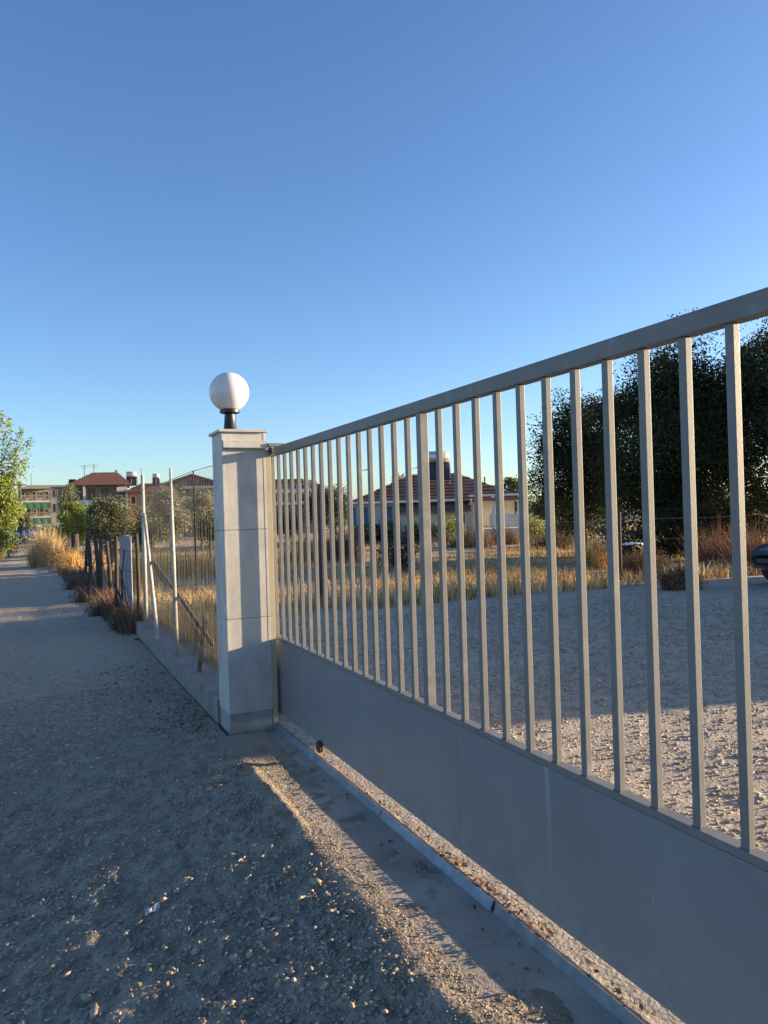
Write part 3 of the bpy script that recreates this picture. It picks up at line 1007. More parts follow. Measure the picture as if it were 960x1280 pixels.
P = band(4200, -1.15, -0.30, 11.3, 34, 201, lambda x, y: -0.12 + 0 * x, 1.3)
P = P[P[:, 0] > -0.62 - 0.028 * (P[:, 1] - 10)]
grass('roadside_weeds', P, 0.30, 0.010, 0.9, MAT['weeds'], 202, 'tangled dry weeds growing along the old roadside fence')
P = band(1500, -0.55, -0.25, 11.3, 16, 203, lambda x, y: -0.10 + 0 * x, 1.2)
grass('brown_weeds', P, 0.32, 0.010, 0.7, MAT['drybrush'], 204, 'reddish brown dead weeds at the foot of the old fence')
P = band(2600, -3.9, -3.1, 20, 60, 205, lambda x, y: -0.10 + 0 * x, 1.0)
grass('verge_grass', P, 0.18, 0.014, 0.9, MAT['drygrass'], 206, 'short dry grass on the left verge of the road')


def grass_bush(name, label, base, rad, h, n, m, seed, lean=0.55, wdt=0.012, cat='dry bush', group=None):
    rng = np.random.default_rng(seed)
    r = thing(name, label, cat, base, group=group)
    a = rng.random(n) * 2 * np.pi
    q = rng.random(n) ** 0.7 * rad * (0.75 + 0.35 * np.sin(a * 3 + seed) * rng.random(n))
    P = np.stack([q * np.cos(a), q * np.sin(a), np.full(n, -0.05)], 1)
    hh = h * (1 - 0.62 * (q / rad) ** 1.5) * (0.55 + 0.6 * rng.random(n))
    ln = lean * (0.4 + 1.1 * q / rad)
    grass('stalks', P, hh, wdt, ln, m, seed + 1, parent=r, dirs=a)['kind'] = 'stuff'
    E = np.stack([(q + 0.45 * ln * hh) * np.cos(a), (q + 0.45 * ln * hh) * np.sin(a), hh * (0.5 + 0.45 * rng.random(n))], 1)[: n // 2]
    V, Fq = quads(E, 0.03 + 0.05 * rng.random(len(E)), 0.35, 0.0, rng)
    np_mesh('seed_heads', V, Fq, m, r, tints(len(E), 4, 0.3, 0.1, rng))['kind'] = 'stuff'
    return r


MAT['straw'] = mat('pale_straw', (0.62, 0.47, 0.25), 0.8, 0.15, 1.5, tint=1.0, transl=0.3)
grass_bush('dry_grass_clump', 'large pale straw coloured grass clump leaning over the road edge', (-1.30, 33.0, -0.1), 0.78, 1.35, 2600, MAT['straw'], 301, 0.6, 0.014)
grass_bush('dry_grass_clump', 'orange brown grass clump at the thick dark fence stump', (-0.62, 27.5, -0.1), 0.55, 0.75, 1200, MAT['drygrass'], 303)
grass_bush('dry_grass_clump', 'grey green weed clump between the straw clump and the stump', (-0.6, 31.0, -0.1), 0.6, 0.9, 900, MAT['weeds'], 305)
grass_bush('dry_grass_clump', 'golden weed clump glowing behind the middle fence posts', (0.25, 17.5, -0.1), 0.5, 0.95, 900, MAT['drygrass'], 307)
for i, (x, y, r_, h_) in enumerate([(-0.52, 12.1, 0.20, 0.34), (-0.66, 14.2, 0.24, 0.32), (-0.75, 17.0, 0.3, 0.34), (-0.8, 20.5, 0.35, 0.36)]):
    lab = ['low orange brown weed tuft at the end of the concrete kerb', 'dark dry weed tuft beside the grey metal sheet', 'dark weed tuft leaning from the crooked fence posts', 'dark weed tuft before the thin fence posts further up the road'][i]
    grass_bush('weed_tuft', lab, (x, y, -0.12), r_, h_, 420, MAT['drybrush'] if i == 0 else MAT['weeds'], 311 + i, 0.9, 0.010, 'weed tuft')

# ------------------------------------------------------------------ field grass behind the yard
def field_pts(n, seed):
    rng = np.random.default_rng(seed)
    y = 11.6 + 34 * rng.random(n) ** 1.4
    x = -0.1 + (6 + 1.05 * y) * rng.random(n)
    k = fbm(x * 0.35, y * 0.5, 401, 3) + 0.30 > 0.85 * rng.random(n)
    x, y = x[k], y[k]
    return np.stack([x, y, field_h(x, y) - 0.02], 1)


grass('field_grass', field_pts(75000, 402), 0.22, 0.013, 1.3, MAT['drygrass'], 403, 'short dry golden grass covering the field behind the yard', 0.4)
grass('field_weeds', field_pts(9000, 410), 0.34, 0.012, 1.5, MAT['weeds'], 411, 'brownish weeds mixed through the dry field', 0.5)
rng = np.random.default_rng(405)
n = 5200
x = 0.6 + 17 * rng.random(n)
P = np.stack([x, 12.15 + 0.30 * rng.normal(size=n) + 0.35 * vnoise(x * 0.8, x * 0, 7), np.full(n, -0.07)], 1)
k = vnoise(x * 0.9, x * 0, 9) + 0.35 > 0.7 * rng.random(n)
grass('yard_edge_grass', P[k], 0.30, 0.016, 1.5, MAT['straw'], 406, 'dry straw grass growing along the far edge of the gravel yard')
n = 2600
x = 0.0 + 0.55 * rng.random(n)
P = np.stack([x, 7.6 + 4.4 * rng.random(n), np.full(n, -0.03)], 1)
grass('fence_foot_grass', P[vnoise(P[:, 0] * 3, P[:, 1] * 1.5, 9) > 0.02], 0.30, 0.010, 0.9, MAT['drygrass'], 408, 'dry grass growing inside the wire fence')
n = 4200
x = 0.6 + 9 * rng.random(n)
P = np.stack([x, 21 + 3.5 * rng.random(n), np.full(n, -0.07)], 1)
P = P[P[:, 0] < 4.2]
grass('tall_field_grass', P, 0.62, 0.016, 0.5, MAT['drygrass'], 409, 'taller dry grass standing before the pale olive trees')

# ------------------------------------------------------------------ yard boundary fence
yf = thing('field_fence', 'thin rusty wire fence between the gravel yard and the dry field', 'fence', (2.7, 12.2, -0.05))
YP = [(2.70, 12.2, 2.05, 0.045), (9.64, 12.66, 1.40, 0.035), (15.6, 13.0, 1.45, 0.035)]
for x, y, h, r in YP:
    MB().tube([(x, y, -0.2), (x + 0.02, y, h)], [r, r * 0.85], 9).build('post', MAT['rust'], yf, smooth=True)
for z in (0.35, 0.8, 1.25):
    MB().tube([(2.72, 12.2, z), (6.2, 12.42, z - 0.04), (9.64, 12.64, z), (12.6, 12.82, z - 0.05), (15.6, 12.98, z), (21, 13.2, z)], 0.0018, 4).build('strand_wire', MAT['rust'], yf)

# ------------------------------------------------------------------ trees and shrubs
def gp(px, d, z=-0.1):
    return ground_at(px, d, z)


# dark trees at the right behind the yard
T1 = gp(728, 27)
tree('dark_tree', 'smaller dark tree at the left end of the tree clump, lower than its neighbour', 'tree', T1, 5.9, (1.8, 1.75, 2.75), MAT['leaf_dark'], 52000, 0.095,
     150, 0.62, 0.16, 1.6, seed=11, shell=0.25, group='dark trees beyond the yard')
T2 = gp(850, 23.5)
tree('dark_tree', 'big dense dark tree rising behind the gate bars', 'tree', T2, 7.15, (3.0, 2.8, 3.5), MAT['leaf_dark'], 125000, 0.09,
     120, 0.85, 0.24, 1.6, seed=12, shell=0.2, group='dark trees beyond the yard')
T3 = gp(1010, 22)
tree('dark_tree', 'dark tree at the right edge of the picture, behind the parked car', 'tree', T3, 7.7, (2.9, 2.7, 3.6), MAT['leaf_dark'], 78000, 0.09,
     180, 0.68, 0.22, 2.0, seed=13, shell=0.25, group='dark trees beyond the yard')
# undergrowth below the trees
for i, (px, d, r_, h_, m_, lab) in enumerate([
        (900, 19, 1.1, 1.1, 'drybrush', 'reddish brown brush heap under the big dark tree'),
        (945, 17.5, 0.9, 1.0, 'drybrush', 'brown brush heap beside the dark grey car'),
        (846, 14.2, 0.42, 0.50, 'drybrush', 'small light brown brush pile on the yard edge'),
        (745, 20, 0.6, 0.8, 'drygrass', 'tan weed clump under the small dark tree'),
        (800, 18, 0.8, 0.55, 'drybrush', 'low brown brush right of the rusty fence post'),
        (425, 26, 1.0, 1.25, 'drybrush', 'tall russet weed clump before the far hedge'),
        (378, 26, 1.2, 1.0, 'drygrass', 'broad tan weed clump seen through the closest set bars'),
        (585, 34, 1.6, 1.0, 'weeds', 'brownish weed clump before the lean to roof'),
        (630, 36, 1.4, 0.8, 'weeds', 'low weed clump before the white porch'),
        (690, 30, 1.3, 0.9, 'weeds', 'greyish weed clump left of the small dark tree')]):
    grass_bush('brush_clump', lab, gp(px, d, -0.08), r_, h_, 1100, MAT[m_], 501 + 3 * i, 0.7, 0.016, 'brush')
for px, d, z, ht, rd, m_, nl, lf, lab, sd in [
        (498, 20.5, -0.08, 1.05, (0.62, 0.5, 0.55), 'leaf_blue', 6000, 0.05, 'dark blue green rosemary bush in the dry field', 31),
        (470, 40, -0.1, 1.35, (1.9, 1.0, 0.7), 'leaf_green', 9000, 0.10, 'green garden hedge before the blue shutters', 32),
        (520, 39, -0.1, 1.2, (1.2, 0.8, 0.75), 'leaf_green', 5000, 0.10, 'low green shrub below the lean to roof', 33),
        (560, 39, -0.1, 1.3, (0.9, 0.8, 0.65), 'leaf_bright', 3500, 0.10, 'yellow green shrub below the red roof', 34),
        (668, 38, -0.1, 1.2, (0.8, 0.8, 0.6), 'leaf_bright', 2600, 0.10, 'bright green shrub at the foot of the small dark tree', 35),
        (715, 33, -0.1, 1.3, (1.6, 1.0, 0.65), 'leaf_green', 5000, 0.10, 'dull green shrub under the small dark tree', 36),
        (838, 22, -0.1, 1.9, (1.1, 0.9, 0.95), 'leaf_dark', 8000, 0.085, 'dark undergrowth at the foot of the big dark tree', 38),
        (935, 25.5, -0.1, 2.7, (1.9, 1.2, 1.4), 'leaf_dark', 12000, 0.09, 'tall dark undergrowth behind the dark grey car', 46),
        (900, 21.5, -0.1, 1.7, (1.2, 0.9, 0.85), 'leaf_dark', 8000, 0.085, 'dark undergrowth behind the reddish brush heap', 39),
        (775, 22, -0.1, 1.5, (0.9, 0.8, 0.7), 'leaf_olive', 3500, 0.09, 'sparse olive shrub under the big dark tree', 37)]:
    tree('shrub', lab, 'shrub', gp(px, d, z), ht, rd, MAT[m_], nl, lf, 40, 0.3, 0.04, 0.25, seed=sd, shell=0.3)
for px, d, ht, rd, m_, nl, lf, lab, sd in [
        (420, 62, 4.3, (1.6, 1.5, 1.9), 'leaf_green', 9000, 0.17, 'dark garden tree left of the red roofed house', 41),
        (400, 66, 4.0, (1.3, 1.5, 1.7), 'leaf_dark', 7000, 0.17, 'very dark garden tree beside the cream far building', 42),
        (640, 75, 5.0, (1.9, 1.7, 1.9), 'leaf_green', 7000, 0.2, 'rounded green tree behind the porch end', 43),
        (500, 70, 5.2, (0.7, 0.7, 1.2), 'leaf_olive', 1500, 0.2, 'thin treetop showing above the red roof', 44),
        (690, 80, 3.6, (3.0, 2.0, 1.6), 'leaf_green', 7000, 0.22, 'far green tree behind the small dark tree', 45)]:
    tree('garden_tree', lab, 'tree', gp(px, d), ht, rd, MAT[m_], nl, lf, 60, 0.55, 0.12, None, seed=sd, shell=0.3)

# left side of the road
LT = gp(2, 43, -0.1)


def sprigs(rng):
    """long loose upright shoots above the dense lower crown"""
    pts, cs = [], []
    for (dx, zt, n) in ((-0.5, 7.1, 420), (0.1, 8.1, 520), (0.55, 7.7, 520), (1.25, 7.2, 430), (1.75, 6.6, 300), (0.9, 6.0, 480), (-0.9, 6.6, 300), (1.35, 5.4, 240), (-0.3, 5.6, 520)):
        t = rng.random(n) ** 0.85
        x = dx * (0.25 + 0.75 * t) + 0.20 * rng.normal(size=n) * (0.35 + 0.8 * np.sin(t * 3.1))
        y_ = 0.25 * rng.normal(size=n) + 0.3 * dx
        z = 2.6 + (zt - 2.6) * t
        pts.append(np.stack([x * _R0[0], x * _R0[1] + y_, z], 1))
        cs.append([[dx * 0.8 * _R0[0], dx * 0.8 * _R0[1], zt - 1.0]])
    return np.concatenate(pts), np.concatenate(cs)


tree('roadside_tree', 'tall loose yellow green tree at the left edge of the picture', 'tree', LT, 5.0, (1.15, 1.0, 2.3), MAT['leaf_bright'], 6800, 0.15,
     70, 0.5, 0.10, 1.6, seed=51, shell=0.3, extra=sprigs)
tree('roadside_shrub', 'bright green shrub at the foot of the roadside tree', 'shrub', gp(-2, 37, -0.1), 1.7, (0.8, 0.7, 0.85), MAT['leaf_bright'], 3500, 0.10, 30, 0.3, 0.04, 0.3, seed=52)
tree('roadside_shrub', 'small grey green shrub beside the leaning gatepost on the left', 'shrub', gp(15, 42, -0.1), 0.75, (0.45, 0.4, 0.38), MAT['leaf_olive'], 1200, 0.08, 14, 0.2, 0.03, 0.1, seed=53)
tag(MB().tube([tuple(gp(9, 40, -0.2)), tuple(gp(9, 40, 1.25) + np.array([-0.04, 0, 0]))], [0.09, 0.075], 8).build('gatepost', MAT['greywall'], smooth=True),
    'grey gatepost standing below the roadside tree on the left verge', 'post')
for px, d, ht, rd, m_, nl, lf, lab, sd in [
        (138, 29, 2.85, (0.95, 0.85, 1.15), 'leaf_olive', 16000, 0.075, 'dense round dark olive tree behind the old fence posts', 61),
        (92, 37, 2.75, (0.85, 0.85, 1.25), 'leaf_bright', 8000, 0.10, 'yellow green bush behind the straw clump', 62),
        (60, 58, 1.6, (0.95, 0.9, 0.8), 'leaf_olive', 3500, 0.11, 'small rounded brownish bush at the far road bend', 63),
        (86, 52, 4.6, (0.75, 0.7, 1.5), 'leaf_olive', 2600, 0.12, 'sparse slender tree before the red roofed far house', 64),
        (212, 33, 3.2, (0.95, 0.9, 1.35), 'leaf_pale', 12000, 0.085, 'pale olive tree right of the braced fence post', 65),
        (252, 38, 3.2, (1.2, 0.9, 1.3), 'leaf_pale', 12000, 0.09, 'pale olive tree beside the pillar, seen through wire mesh', 66),
        (318, 42, 3.0, (1.4, 1.0, 1.3), 'leaf_olive', 9000, 0.10, 'olive tree half hidden behind the pillar', 67),
        (182, 30, 2.2, (0.55, 0.6, 0.95), 'leaf_green', 4500, 0.08, 'dark green bush behind the end fence post', 68),
        (262, 30, 1.9, (0.6, 0.6, 0.7), 'leaf_green', 4500, 0.08, 'low dark green bush next to the pillar edge', 69),
        (34, 66, 2.5, (0.5, 0.5, 0.6), 'leaf_olive', 1500, 0.11, 'little round treetop by the dark utility pole', 70),
        (360, 45, 2.2, (1.2, 1.0, 0.9), 'leaf_olive', 5000, 0.10, 'low olive bush behind the closest set gate bars', 71)]:
    tree('olive_tree' if 'olive' in lab else 'bush', lab, 'tree' if 'tree' in lab else 'bush', gp(px, d, -0.1), ht, rd, MAT[m_], nl, lf, 60, 0.34, 0.06, None, seed=sd, shell=0.3)
# far wood that closes the horizon
rng = np.random.default_rng(81)
pts = []
for px in range(-60, 1100, 9):
    d = 130 + 40 * rng.random()
    b0 = gp(px, d, 0)
    h = 2.2 + 2.2 * rng.random()
    q = rng.normal(size=(260, 3)) * np.array([1.3, 1.3, h * 0.32]) + np.array([b0[0], b0[1], h * 0.5])
    pts.append(q)
P = np.concatenate(pts)
V, Fq = quads(P, 0.35 + 0.3 * rng.random(len(P)), 0.6, 0.3, rng)
tag(np_mesh('far_wood', V, Fq, MAT['leaf_green'], None, tints(len(P), 4, 0.35, 0.1, rng)), 'distant belt of green trees along the horizon', None, None, 'stuff')


# ------------------------------------------------------------------ far buildings
class Bld:
    """a building laid out in metres from the photo at its own distance; local x to the right, y away, z up"""
    def __init__(self, name, label, cat, pxc, D, yaw=0.0):
        self.D, self.pxc = D, pxc
        phi = math.atan((pxc - 480) / FPX)
        self.k = D / FPX
        self.ku = self.k * math.cos(phi)
        self.hy = 643 - ROLL * (pxc - 480)
        self.root = thing(name, label, cat, gp(pxc, D, 0.0), -YAW - phi + yaw)

    def u(self, px):
        return (px - self.pxc) * self.ku

    def z(self, py):
        return HEYE + (self.hy - py) * self.k

    def bx(self, name, m, px0, px1, py0, py1, v0, v1, parent=None, bevel=0.0):
        zb = self.z(py1) if py1 is not None else -0.6
        return MB().box(self.u(px0), self.u(px1), v0, v1, zb, self.z(py0)).build(name, MAT[m], parent or self.root, local=True, bevel=bevel)

    def hip(self, name, m, px0, px1, pye, pxr0, pxr1, pyr, v0, v1, courses=9, lip=0.03):
        """hipped tile roof in stepped courses"""
        u0, u1, r0, r1 = self.u(px0), self.u(px1), self.u(pxr0), self.u(pxr1)
        ze, zr, vm = self.z(pye), self.z(pyr), (v0 + v1) / 2
        b = MB()
        for k in range(courses):
            ta, tb = k / courses, min(1.0, (k + 1) / courses)
            ring = []
            for t, dz in ((ta, 0.0), (ta, lip), (tb, 0.0)):
                a0, a1 = u0 + (r0 - u0) * t, u1 + (r1 - u1) * t
                b0, b1 = v0 + (vm - v0) * t, v1 + (vm - v1) * t
                z = ze + (zr - ze) * t + dz
                ring.append([(a0, b0, z), (a1, b0, z), (a1, b1 + 1e-3, z), (a0, b1 + 1e-3, z)])
            vs = ring[0] + ring[1] + ring[2]
            fs = []
            for q in (0, 4):
                for i in range(4):
                    fs.append((q + i, q + (i + 1) % 4, q + 4 + (i + 1) % 4, q + 4 + i))
            b.add(vs, fs)
        b.add([(u0, v0, ze), (u1, v0, ze), (u1, v1, ze), (u0, v1, ze)], [(3, 2, 1, 0)])
        return b.build(name, MAT[m], self.root, local=True)

    def window(self, px0, px1, py0, py1, v, fm='white'):
        """recessed window: frame proud of the wall, dark pane inside it"""
        f = MB()
        u0, u1, z0, z1 = self.u(px0), self.u(px1), self.z(py1), self.z(py0)
        t = 0.07
        f.box(u0 - t, u0, v - 0.05, v + 0.02, z0 - t, z1 + t).box(u1, u1 + t, v - 0.05, v + 0.02, z0 - t, z1 + t)
        f.box(u0, u1, v - 0.05, v + 0.02, z1, z1 + t).box(u0, u1, v - 0.08, v + 0.02, z0 - t, z0)
        fo = f.build('window', MAT[fm], self.root, local=True)
        MB().box(u0, u1, v - 0.015, v + 0.01, z0, z1).build('pane', MAT['glass'], fo, local=True)
        return fo

    def solar(self, px0, px1, py0, py1, v, tank=True):
        """rooftop water heater: slanted collector with frame, tank above it"""
        u0, u1, z0, z1 = self.u(px0), self.u(px1), self.z(py1), self.z(py0)
        zt = z0 + (z1 - z0) * 0.62
        b = MB()
        b.beam(((u0 + u1) / 2, v - 0.55, z0 + 0.05), ((u0 + u1) / 2, v + 0.35, zt), u1 - u0, 0.10)
        c = b.build('solar_collector', MAT['collector'], self.root, local=True)
        b = MB()
        for uu in (u0, (u0 + u1) / 2, u1):
            b.beam((uu, v - 0.56, z0 + 0.11), (uu, v + 0.34, zt + 0.06), 0.06, 0.03)
            b.beam((uu, v + 0.3, z0 - 0.3), (uu, v + 0.3, zt), 0.05, 0.05)
        b.build('collector_frame', MAT['steel'], c, local=True)
        rr = (z1 - zt) * 0.5
        MB().tube([(u0 + 0.02, v + 0.25, z1 - rr), (u1 - 0.02, v + 0.25, z1 - rr)], rr, 14).build('water_tank', MAT['steel'], self.root, smooth=True, local=True)


# bungalow with red tiled roof behind the field
h = Bld('bungalow', 'white bungalow with hipped red tile roof, blue shutters and solar water heater', 'house', 545, 45)
h.hip('roof', 'tile', 440, 652, 628.5, 516, 570, 592, -3.9, 3.9, 9, 0.05)
h.bx('wall', 'plaster', 446, 588, 628.6, None, -3.3, 3.3)
h.bx('recessed_wall', 'plaster', 588.2, 640, 628.6, None, -1.2, 3.3)
h.bx('fascia', 'white', 441, 568, 625.5, 628.4, -3.955, -3.905)
h.bx('gutter', 'white', 583, 651, 621.5, 624.0, -4.00, -3.91)
for a, b_ in ((441.5, 446.5), (456, 460.5), (483, 489)):
    h.bx('shutter', 'blue', a + 5, b_ + 5, 632, 655, -3.36, -3.302)
for a, b_ in ((468, 473), (500, 506), (548, 556), (571, 578)):
    h.window(a, b_, 644, 654, -3.302)
h.window(618, 626, 633, 648, -1.202)
# lean-to with its own tiles
u0, u1 = h.u(500), h.u(584)
lt = MB()
for k in range(5):
    ya, yb = -5.0 + 0.34 * k, -5.0 + 0.34 * (k + 1)
    za, zb = 1.50 + 0.115 * k, 1.50 + 0.115 * (k + 1)
    lt.add([(u0, ya, za), (u1, ya, za), (u1, ya, za + 0.05), (u0, ya, za + 0.05), (u0, yb, zb), (u1, yb, zb), (u1, yb, zb - 0.06), (u0, yb, zb - 0.06)],
           [(0, 1, 2, 3), (3, 2, 5, 4), (0, 3, 4, 7), (1, 6, 5, 2), (0, 7, 6, 1)])
lt.build('lean_to_roof', MAT['tile'], h.root, local=True)
MB().box(u0 + 0.15, u1 - 0.9, -4.7, -4.6, -0.6, 1.48).build('lean_to_wall', MAT['cream'], h.root, local=True)
MB().beam((h.u(596), -4.9, 0.2), (h.u(588), -4.9, 1.5), 0.10, 0.10).build('lean_to_prop', MAT['brownwood'], h.root, local=True)
MB().tube([(h.u(585), -3.95, 2.18), (h.u(585), -3.95, 1.95), (h.u(577), -3.7, 1.70)], 0.045, 8).build('downpipe', MAT['white'], h.root, local=True)
for a in (610.5, 640.5):
    MB().box(h.u(a) - 0.09, h.u(a) + 0.09, -3.6, -3.42, -0.6, h.z(624)).build('porch_column', MAT['white'], h.root, local=True)
MB().box(h.u(647) - 0.07, h.u(647) + 0.07, -3.75, -3.61, -0.6, h.z(624)).build('porch_column', MAT['brownwood'], h.root, local=True)
rl = MB().box(h.u(606), h.u(640), -3.56, -3.48, h.z(646.5), h.z(645)).box(h.u(606), h.u(640), -3.56, -3.48, h.z(660), h.z(658.8))
for q in np.linspace(606.5, 639.5, 24):
    rl.box(h.u(q) - 0.028, h.u(q) + 0.028, -3.54, -3.50, h.z(658.8), h.z(646.5))
rl.build('porch_railing', MAT['white'], h.root, local=True)
h.bx('porch_floor', 'cream', 600, 650, 661, None, -3.6, -1.2)
h.solar(538, 563, 567, 603, -2.0)
MB().tube([(h.u(608), 1, h.z(612)), (h.u(608), 1, h.z(597))], 0.05, 6).build('vent_pipe', MAT['darkpole'], h.root, local=True)

# apartment block with green awnings at the end of the road
a = Bld('apartment_block', 'pale apartment block with green awnings at the end of the road', 'apartment block', 44, 95)
a.bx('wall', 'shadedwall', 24, 62, 611.5, None, 0.0, 6.0)
a.bx('roof_slab', 'tanwall', 22.5, 64, 609.0, 611.4, -1.5, 6.2)
for y0 in (626.5, 646.0):
    a.bx('balcony_slab', 'cream', 24, 64.5, y0, y0 + 1.6, -1.4, -0.01)
for y0 in (619.0, 640.5):
    r_ = MB().box(a.u(24), a.u(64.5), -1.36, -1.30, a.z(y0 + 0.8), a.z(y0))
    for q in np.linspace(24.2, 64.2, 34):
        r_.box(a.u(q) - 0.02, a.u(q) + 0.02, -1.35, -1.31, a.z(y0 + 7.4 if y0 < 630 else y0 + 5.4), a.z(y0 + 0.8))
    r_.build('balcony_railing', MAT['tanwall'], a.root, local=True)
for y0 in (628.5, 647.5):
    b = MB()
    za, zb = a.z(y0), a.z(y0 + 6.5)
    uu0, uu1 = a.u(25.5), a.u(63.5)
    nn_ = 14
    vs = []
    for i in range(nn_ + 1):
        q = uu0 + (uu1 - uu0) * i / nn_
        vs += [(q, -1.45, za), (q, -2.3, zb + 0.04 * math.sin(i * 1.9)), (q, -2.32, zb - 0.16 + 0.03 * math.sin(i * 2.7))]
    fs = []
    for i in range(nn_):
        for j in range(2):
            fs.append((3 * i + j, 3 * i + 3 + j, 3 * i + 4 + j, 3 * i + 1 + j))
    b.add(vs, fs)
    o = b.build('awning', MAT['awning'], a.root, local=True)
    o.modifiers.new('solid', 'SOLIDIFY').thickness = 0.02
for px0, px1, py0, py1 in ((27, 31, 615, 625), (33, 37, 616, 622), (41, 45, 615, 625), (50, 54, 616, 622), (57, 61, 615, 625), (33, 38, 636, 645), (42, 45, 637, 643), (50, 54, 636, 645), (57, 61, 637, 643), (28, 38, 657, 668), (44, 58, 657, 668)):
    a.window(px0, px1, py0, py1, -0.002, 'tanwall')
for q in (23.7, 64.3):
    a.bx('balcony_column', 'tanwall', q - 0.5, q + 0.5, 611.5, None, -1.42, -1.30)
MB().tube([(a.u(40), 3, a.z(609)), (a.u(40), 3, a.z(590))], 0.03, 5).build('antenna_mast', MAT['darkpole'], a.root, local=True)
a2 = Bld('grey_building', 'dark grey flat roofed building behind the awning block', 'building', 60, 96.4)
a2.bx('wall', 'greywall', 34, 104, 609, None, 0, 8)
a2.bx('roof_slab', 'greywall', 33, 105, 606.6, 608.9, -0.5, 8.3)
for px0, px1, py0, py1 in ((66, 70, 613, 622), (73, 77, 613, 622), (66, 70, 630, 640), (73, 77, 630, 640), (79, 82, 613, 622)):
    a2.window(px0, px1, py0, py1, -0.002, 'greywall')

c = Bld('red_roofed_house', 'two storey house with wide red hipped roof left of the fence', 'house', 126, 78)
c.hip('roof', 'tile', 86, 164, 608.5, 118, 148, 590.5, -4.0, 4.0, 7, 0.08)
c.bx('wall', 'tanwall', 92, 158, 608.6, None, -3.0, 3.2)
c.bx('balcony', 'white', 92, 116, 626, 632, -3.9, -3.01)
c.bx('balcony', 'cream', 146, 159, 611, 617, -3.5, -3.01)
for q in (107, 93):
    MB().box(c.u(q) - 0.11, c.u(q) + 0.11, -3.85, -3.63, -0.6, c.z(608.7)).build('porch_column', MAT['cream'], c.root, local=True)
for px0, px1, py0, py1 in ((98, 104, 613, 625), (112, 119, 613, 625), (128, 134, 613, 622), (150, 156, 618, 625), (98, 104, 636, 648), (112, 119, 636, 648)):
    c.window(px0, px1, py0, py1, -3.002, 'brownwood')
c.bx('chimney', 'tanwall', 145, 148.5, 588, 594, -0.4, 0.2)
c.bx('roof_tank', 'darkpole', 87, 96, 598, 603, 1.0, 2.0)
for q, t0 in ((107, 581), (119, 580)):
    m_ = MB().tube([(c.u(q), 0, c.z(602)), (c.u(q), 0, c.z(t0))], 0.03, 5)
    for k in range(3):
        m_.beam((c.u(q) - 0.5 + 0.15 * k, 0.01 * k, c.z(t0 + 1.2 + 1.6 * k)), (c.u(q) + 0.5 - 0.15 * k, 0.01 * k, c.z(t0 + 0.8 + 1.6 * k)), 0.02, 0.02)
    m_.build('antenna', MAT['darkpole'], c.root, local=True)

e = Bld('long_house', 'long house with low red brown roof and two solar tanks behind the fence posts', 'house', 192, 82, R(-4))
e.hip('roof', 'tilebrown', 160, 232, 616, 178, 214, 604, -3.4, 3.6, 6, 0.08)
e.bx('wall', 'tanwall', 163, 229, 616.1, None, -2.8, 3.0)
for px0, px1 in ((168, 173), (186, 191), (204, 209), (220, 225)):
    e.window(px0, px1, 621, 630, -2.802, 'cream')
e.solar(161, 174, 590, 608, -1.6)
e.solar(193, 202, 593, 608, -1.6)
MB().tube([(e.u(178), 0, e.z(606)), (e.u(178), 0, e.z(585))], 0.03, 5).build('antenna_mast', MAT['darkpole'], e.root, local=True)

g = Bld('gabled_house', 'brown gabled house with white balcony bands beside the pillar', 'house', 246, 74, R(-4))
gz0, gz1 = g.z(605), g.z(594.5)
b = MB()
b.add([(g.u(212), -3.6, gz0), (g.u(244), -3.6, gz1), (g.u(282), -3.6, gz0 - 0.1), (g.u(212), 4, gz0), (g.u(244), 4, gz1), (g.u(282), 4, gz0 - 0.1),
       (g.u(212), -3.6, gz0 - 0.18), (g.u(244), -3.6, gz1 - 0.18), (g.u(282), -3.6, gz0 - 0.28), (g.u(212), 4, gz0 - 0.18), (g.u(244), 4, gz1 - 0.18), (g.u(282), 4, gz0 - 0.28)],
      [(0, 1, 4, 3), (1, 2, 5, 4), (6, 9, 10, 7), (7, 10, 11, 8), (0, 6, 7, 1), (1, 7, 8, 2), (3, 4, 10, 9), (4, 5, 11, 10), (0, 3, 9, 6), (2, 8, 11, 5)])
b.build('roof', MAT['tilebrown'], g.root, local=True)
b = MB()
wz = [(g.u(217), -0.6), (g.u(277), -0.6), (g.u(277), gz0 - 0.2), (g.u(244), gz1 - 0.25), (g.u(217), gz0 - 0.15)]
b.add([(p, -3.0, z) for p, z in wz] + [(p, 3.6, z) for p, z in wz], [(0, 1, 2, 3, 4), (9, 8, 7, 6, 5)] + [(i, i + 5, (i + 1) % 5 + 5, (i + 1) % 5) for i in range(5)])
b.build('wall', MAT['tanwall'], g.root, local=True)
for py in (609.5, 622):
    g.bx('balcony', 'cream', 234, 279, py, py + 3.2, -4.1, -3.01)
for px0, px1, py0, py1 in ((226, 230, 608, 615), (240, 247, 602, 609), (254, 262, 604, 609), (268, 274, 604, 609), (240, 247, 614, 622), (254, 262, 614, 622), (226, 230, 620, 627)):
    g.window(px0, px1, py0, py1, -3.003, 'brownwood')

k_ = Bld('cream_building', 'cream and brown flat roofed building seen between the far bars', 'building', 362, 72)
k_.bx('wall', 'tanwall', 322, 398, 604, None, 0, 7)
k_.bx('parapet', 'brownwood', 320, 380, 599, 603.9, -0.4, 7.2)
k_.bx('upper_wall', 'cream', 372, 397, 600, 603.8, 0.4, 6.6)
k_.bx('balcony', 'white', 322, 396, 612, 616, -1.2, -0.01)
k_.bx('balcony', 'white', 322, 396, 628, 631, -1.2, -0.01)
for i, q in enumerate((330, 342, 354, 366, 378, 389)):
    k_.window(q, q + 5, 606, 611.5, -0.003, 'cream')
    k_.window(q, q + 5, 618, 627, -0.003, 'cream')

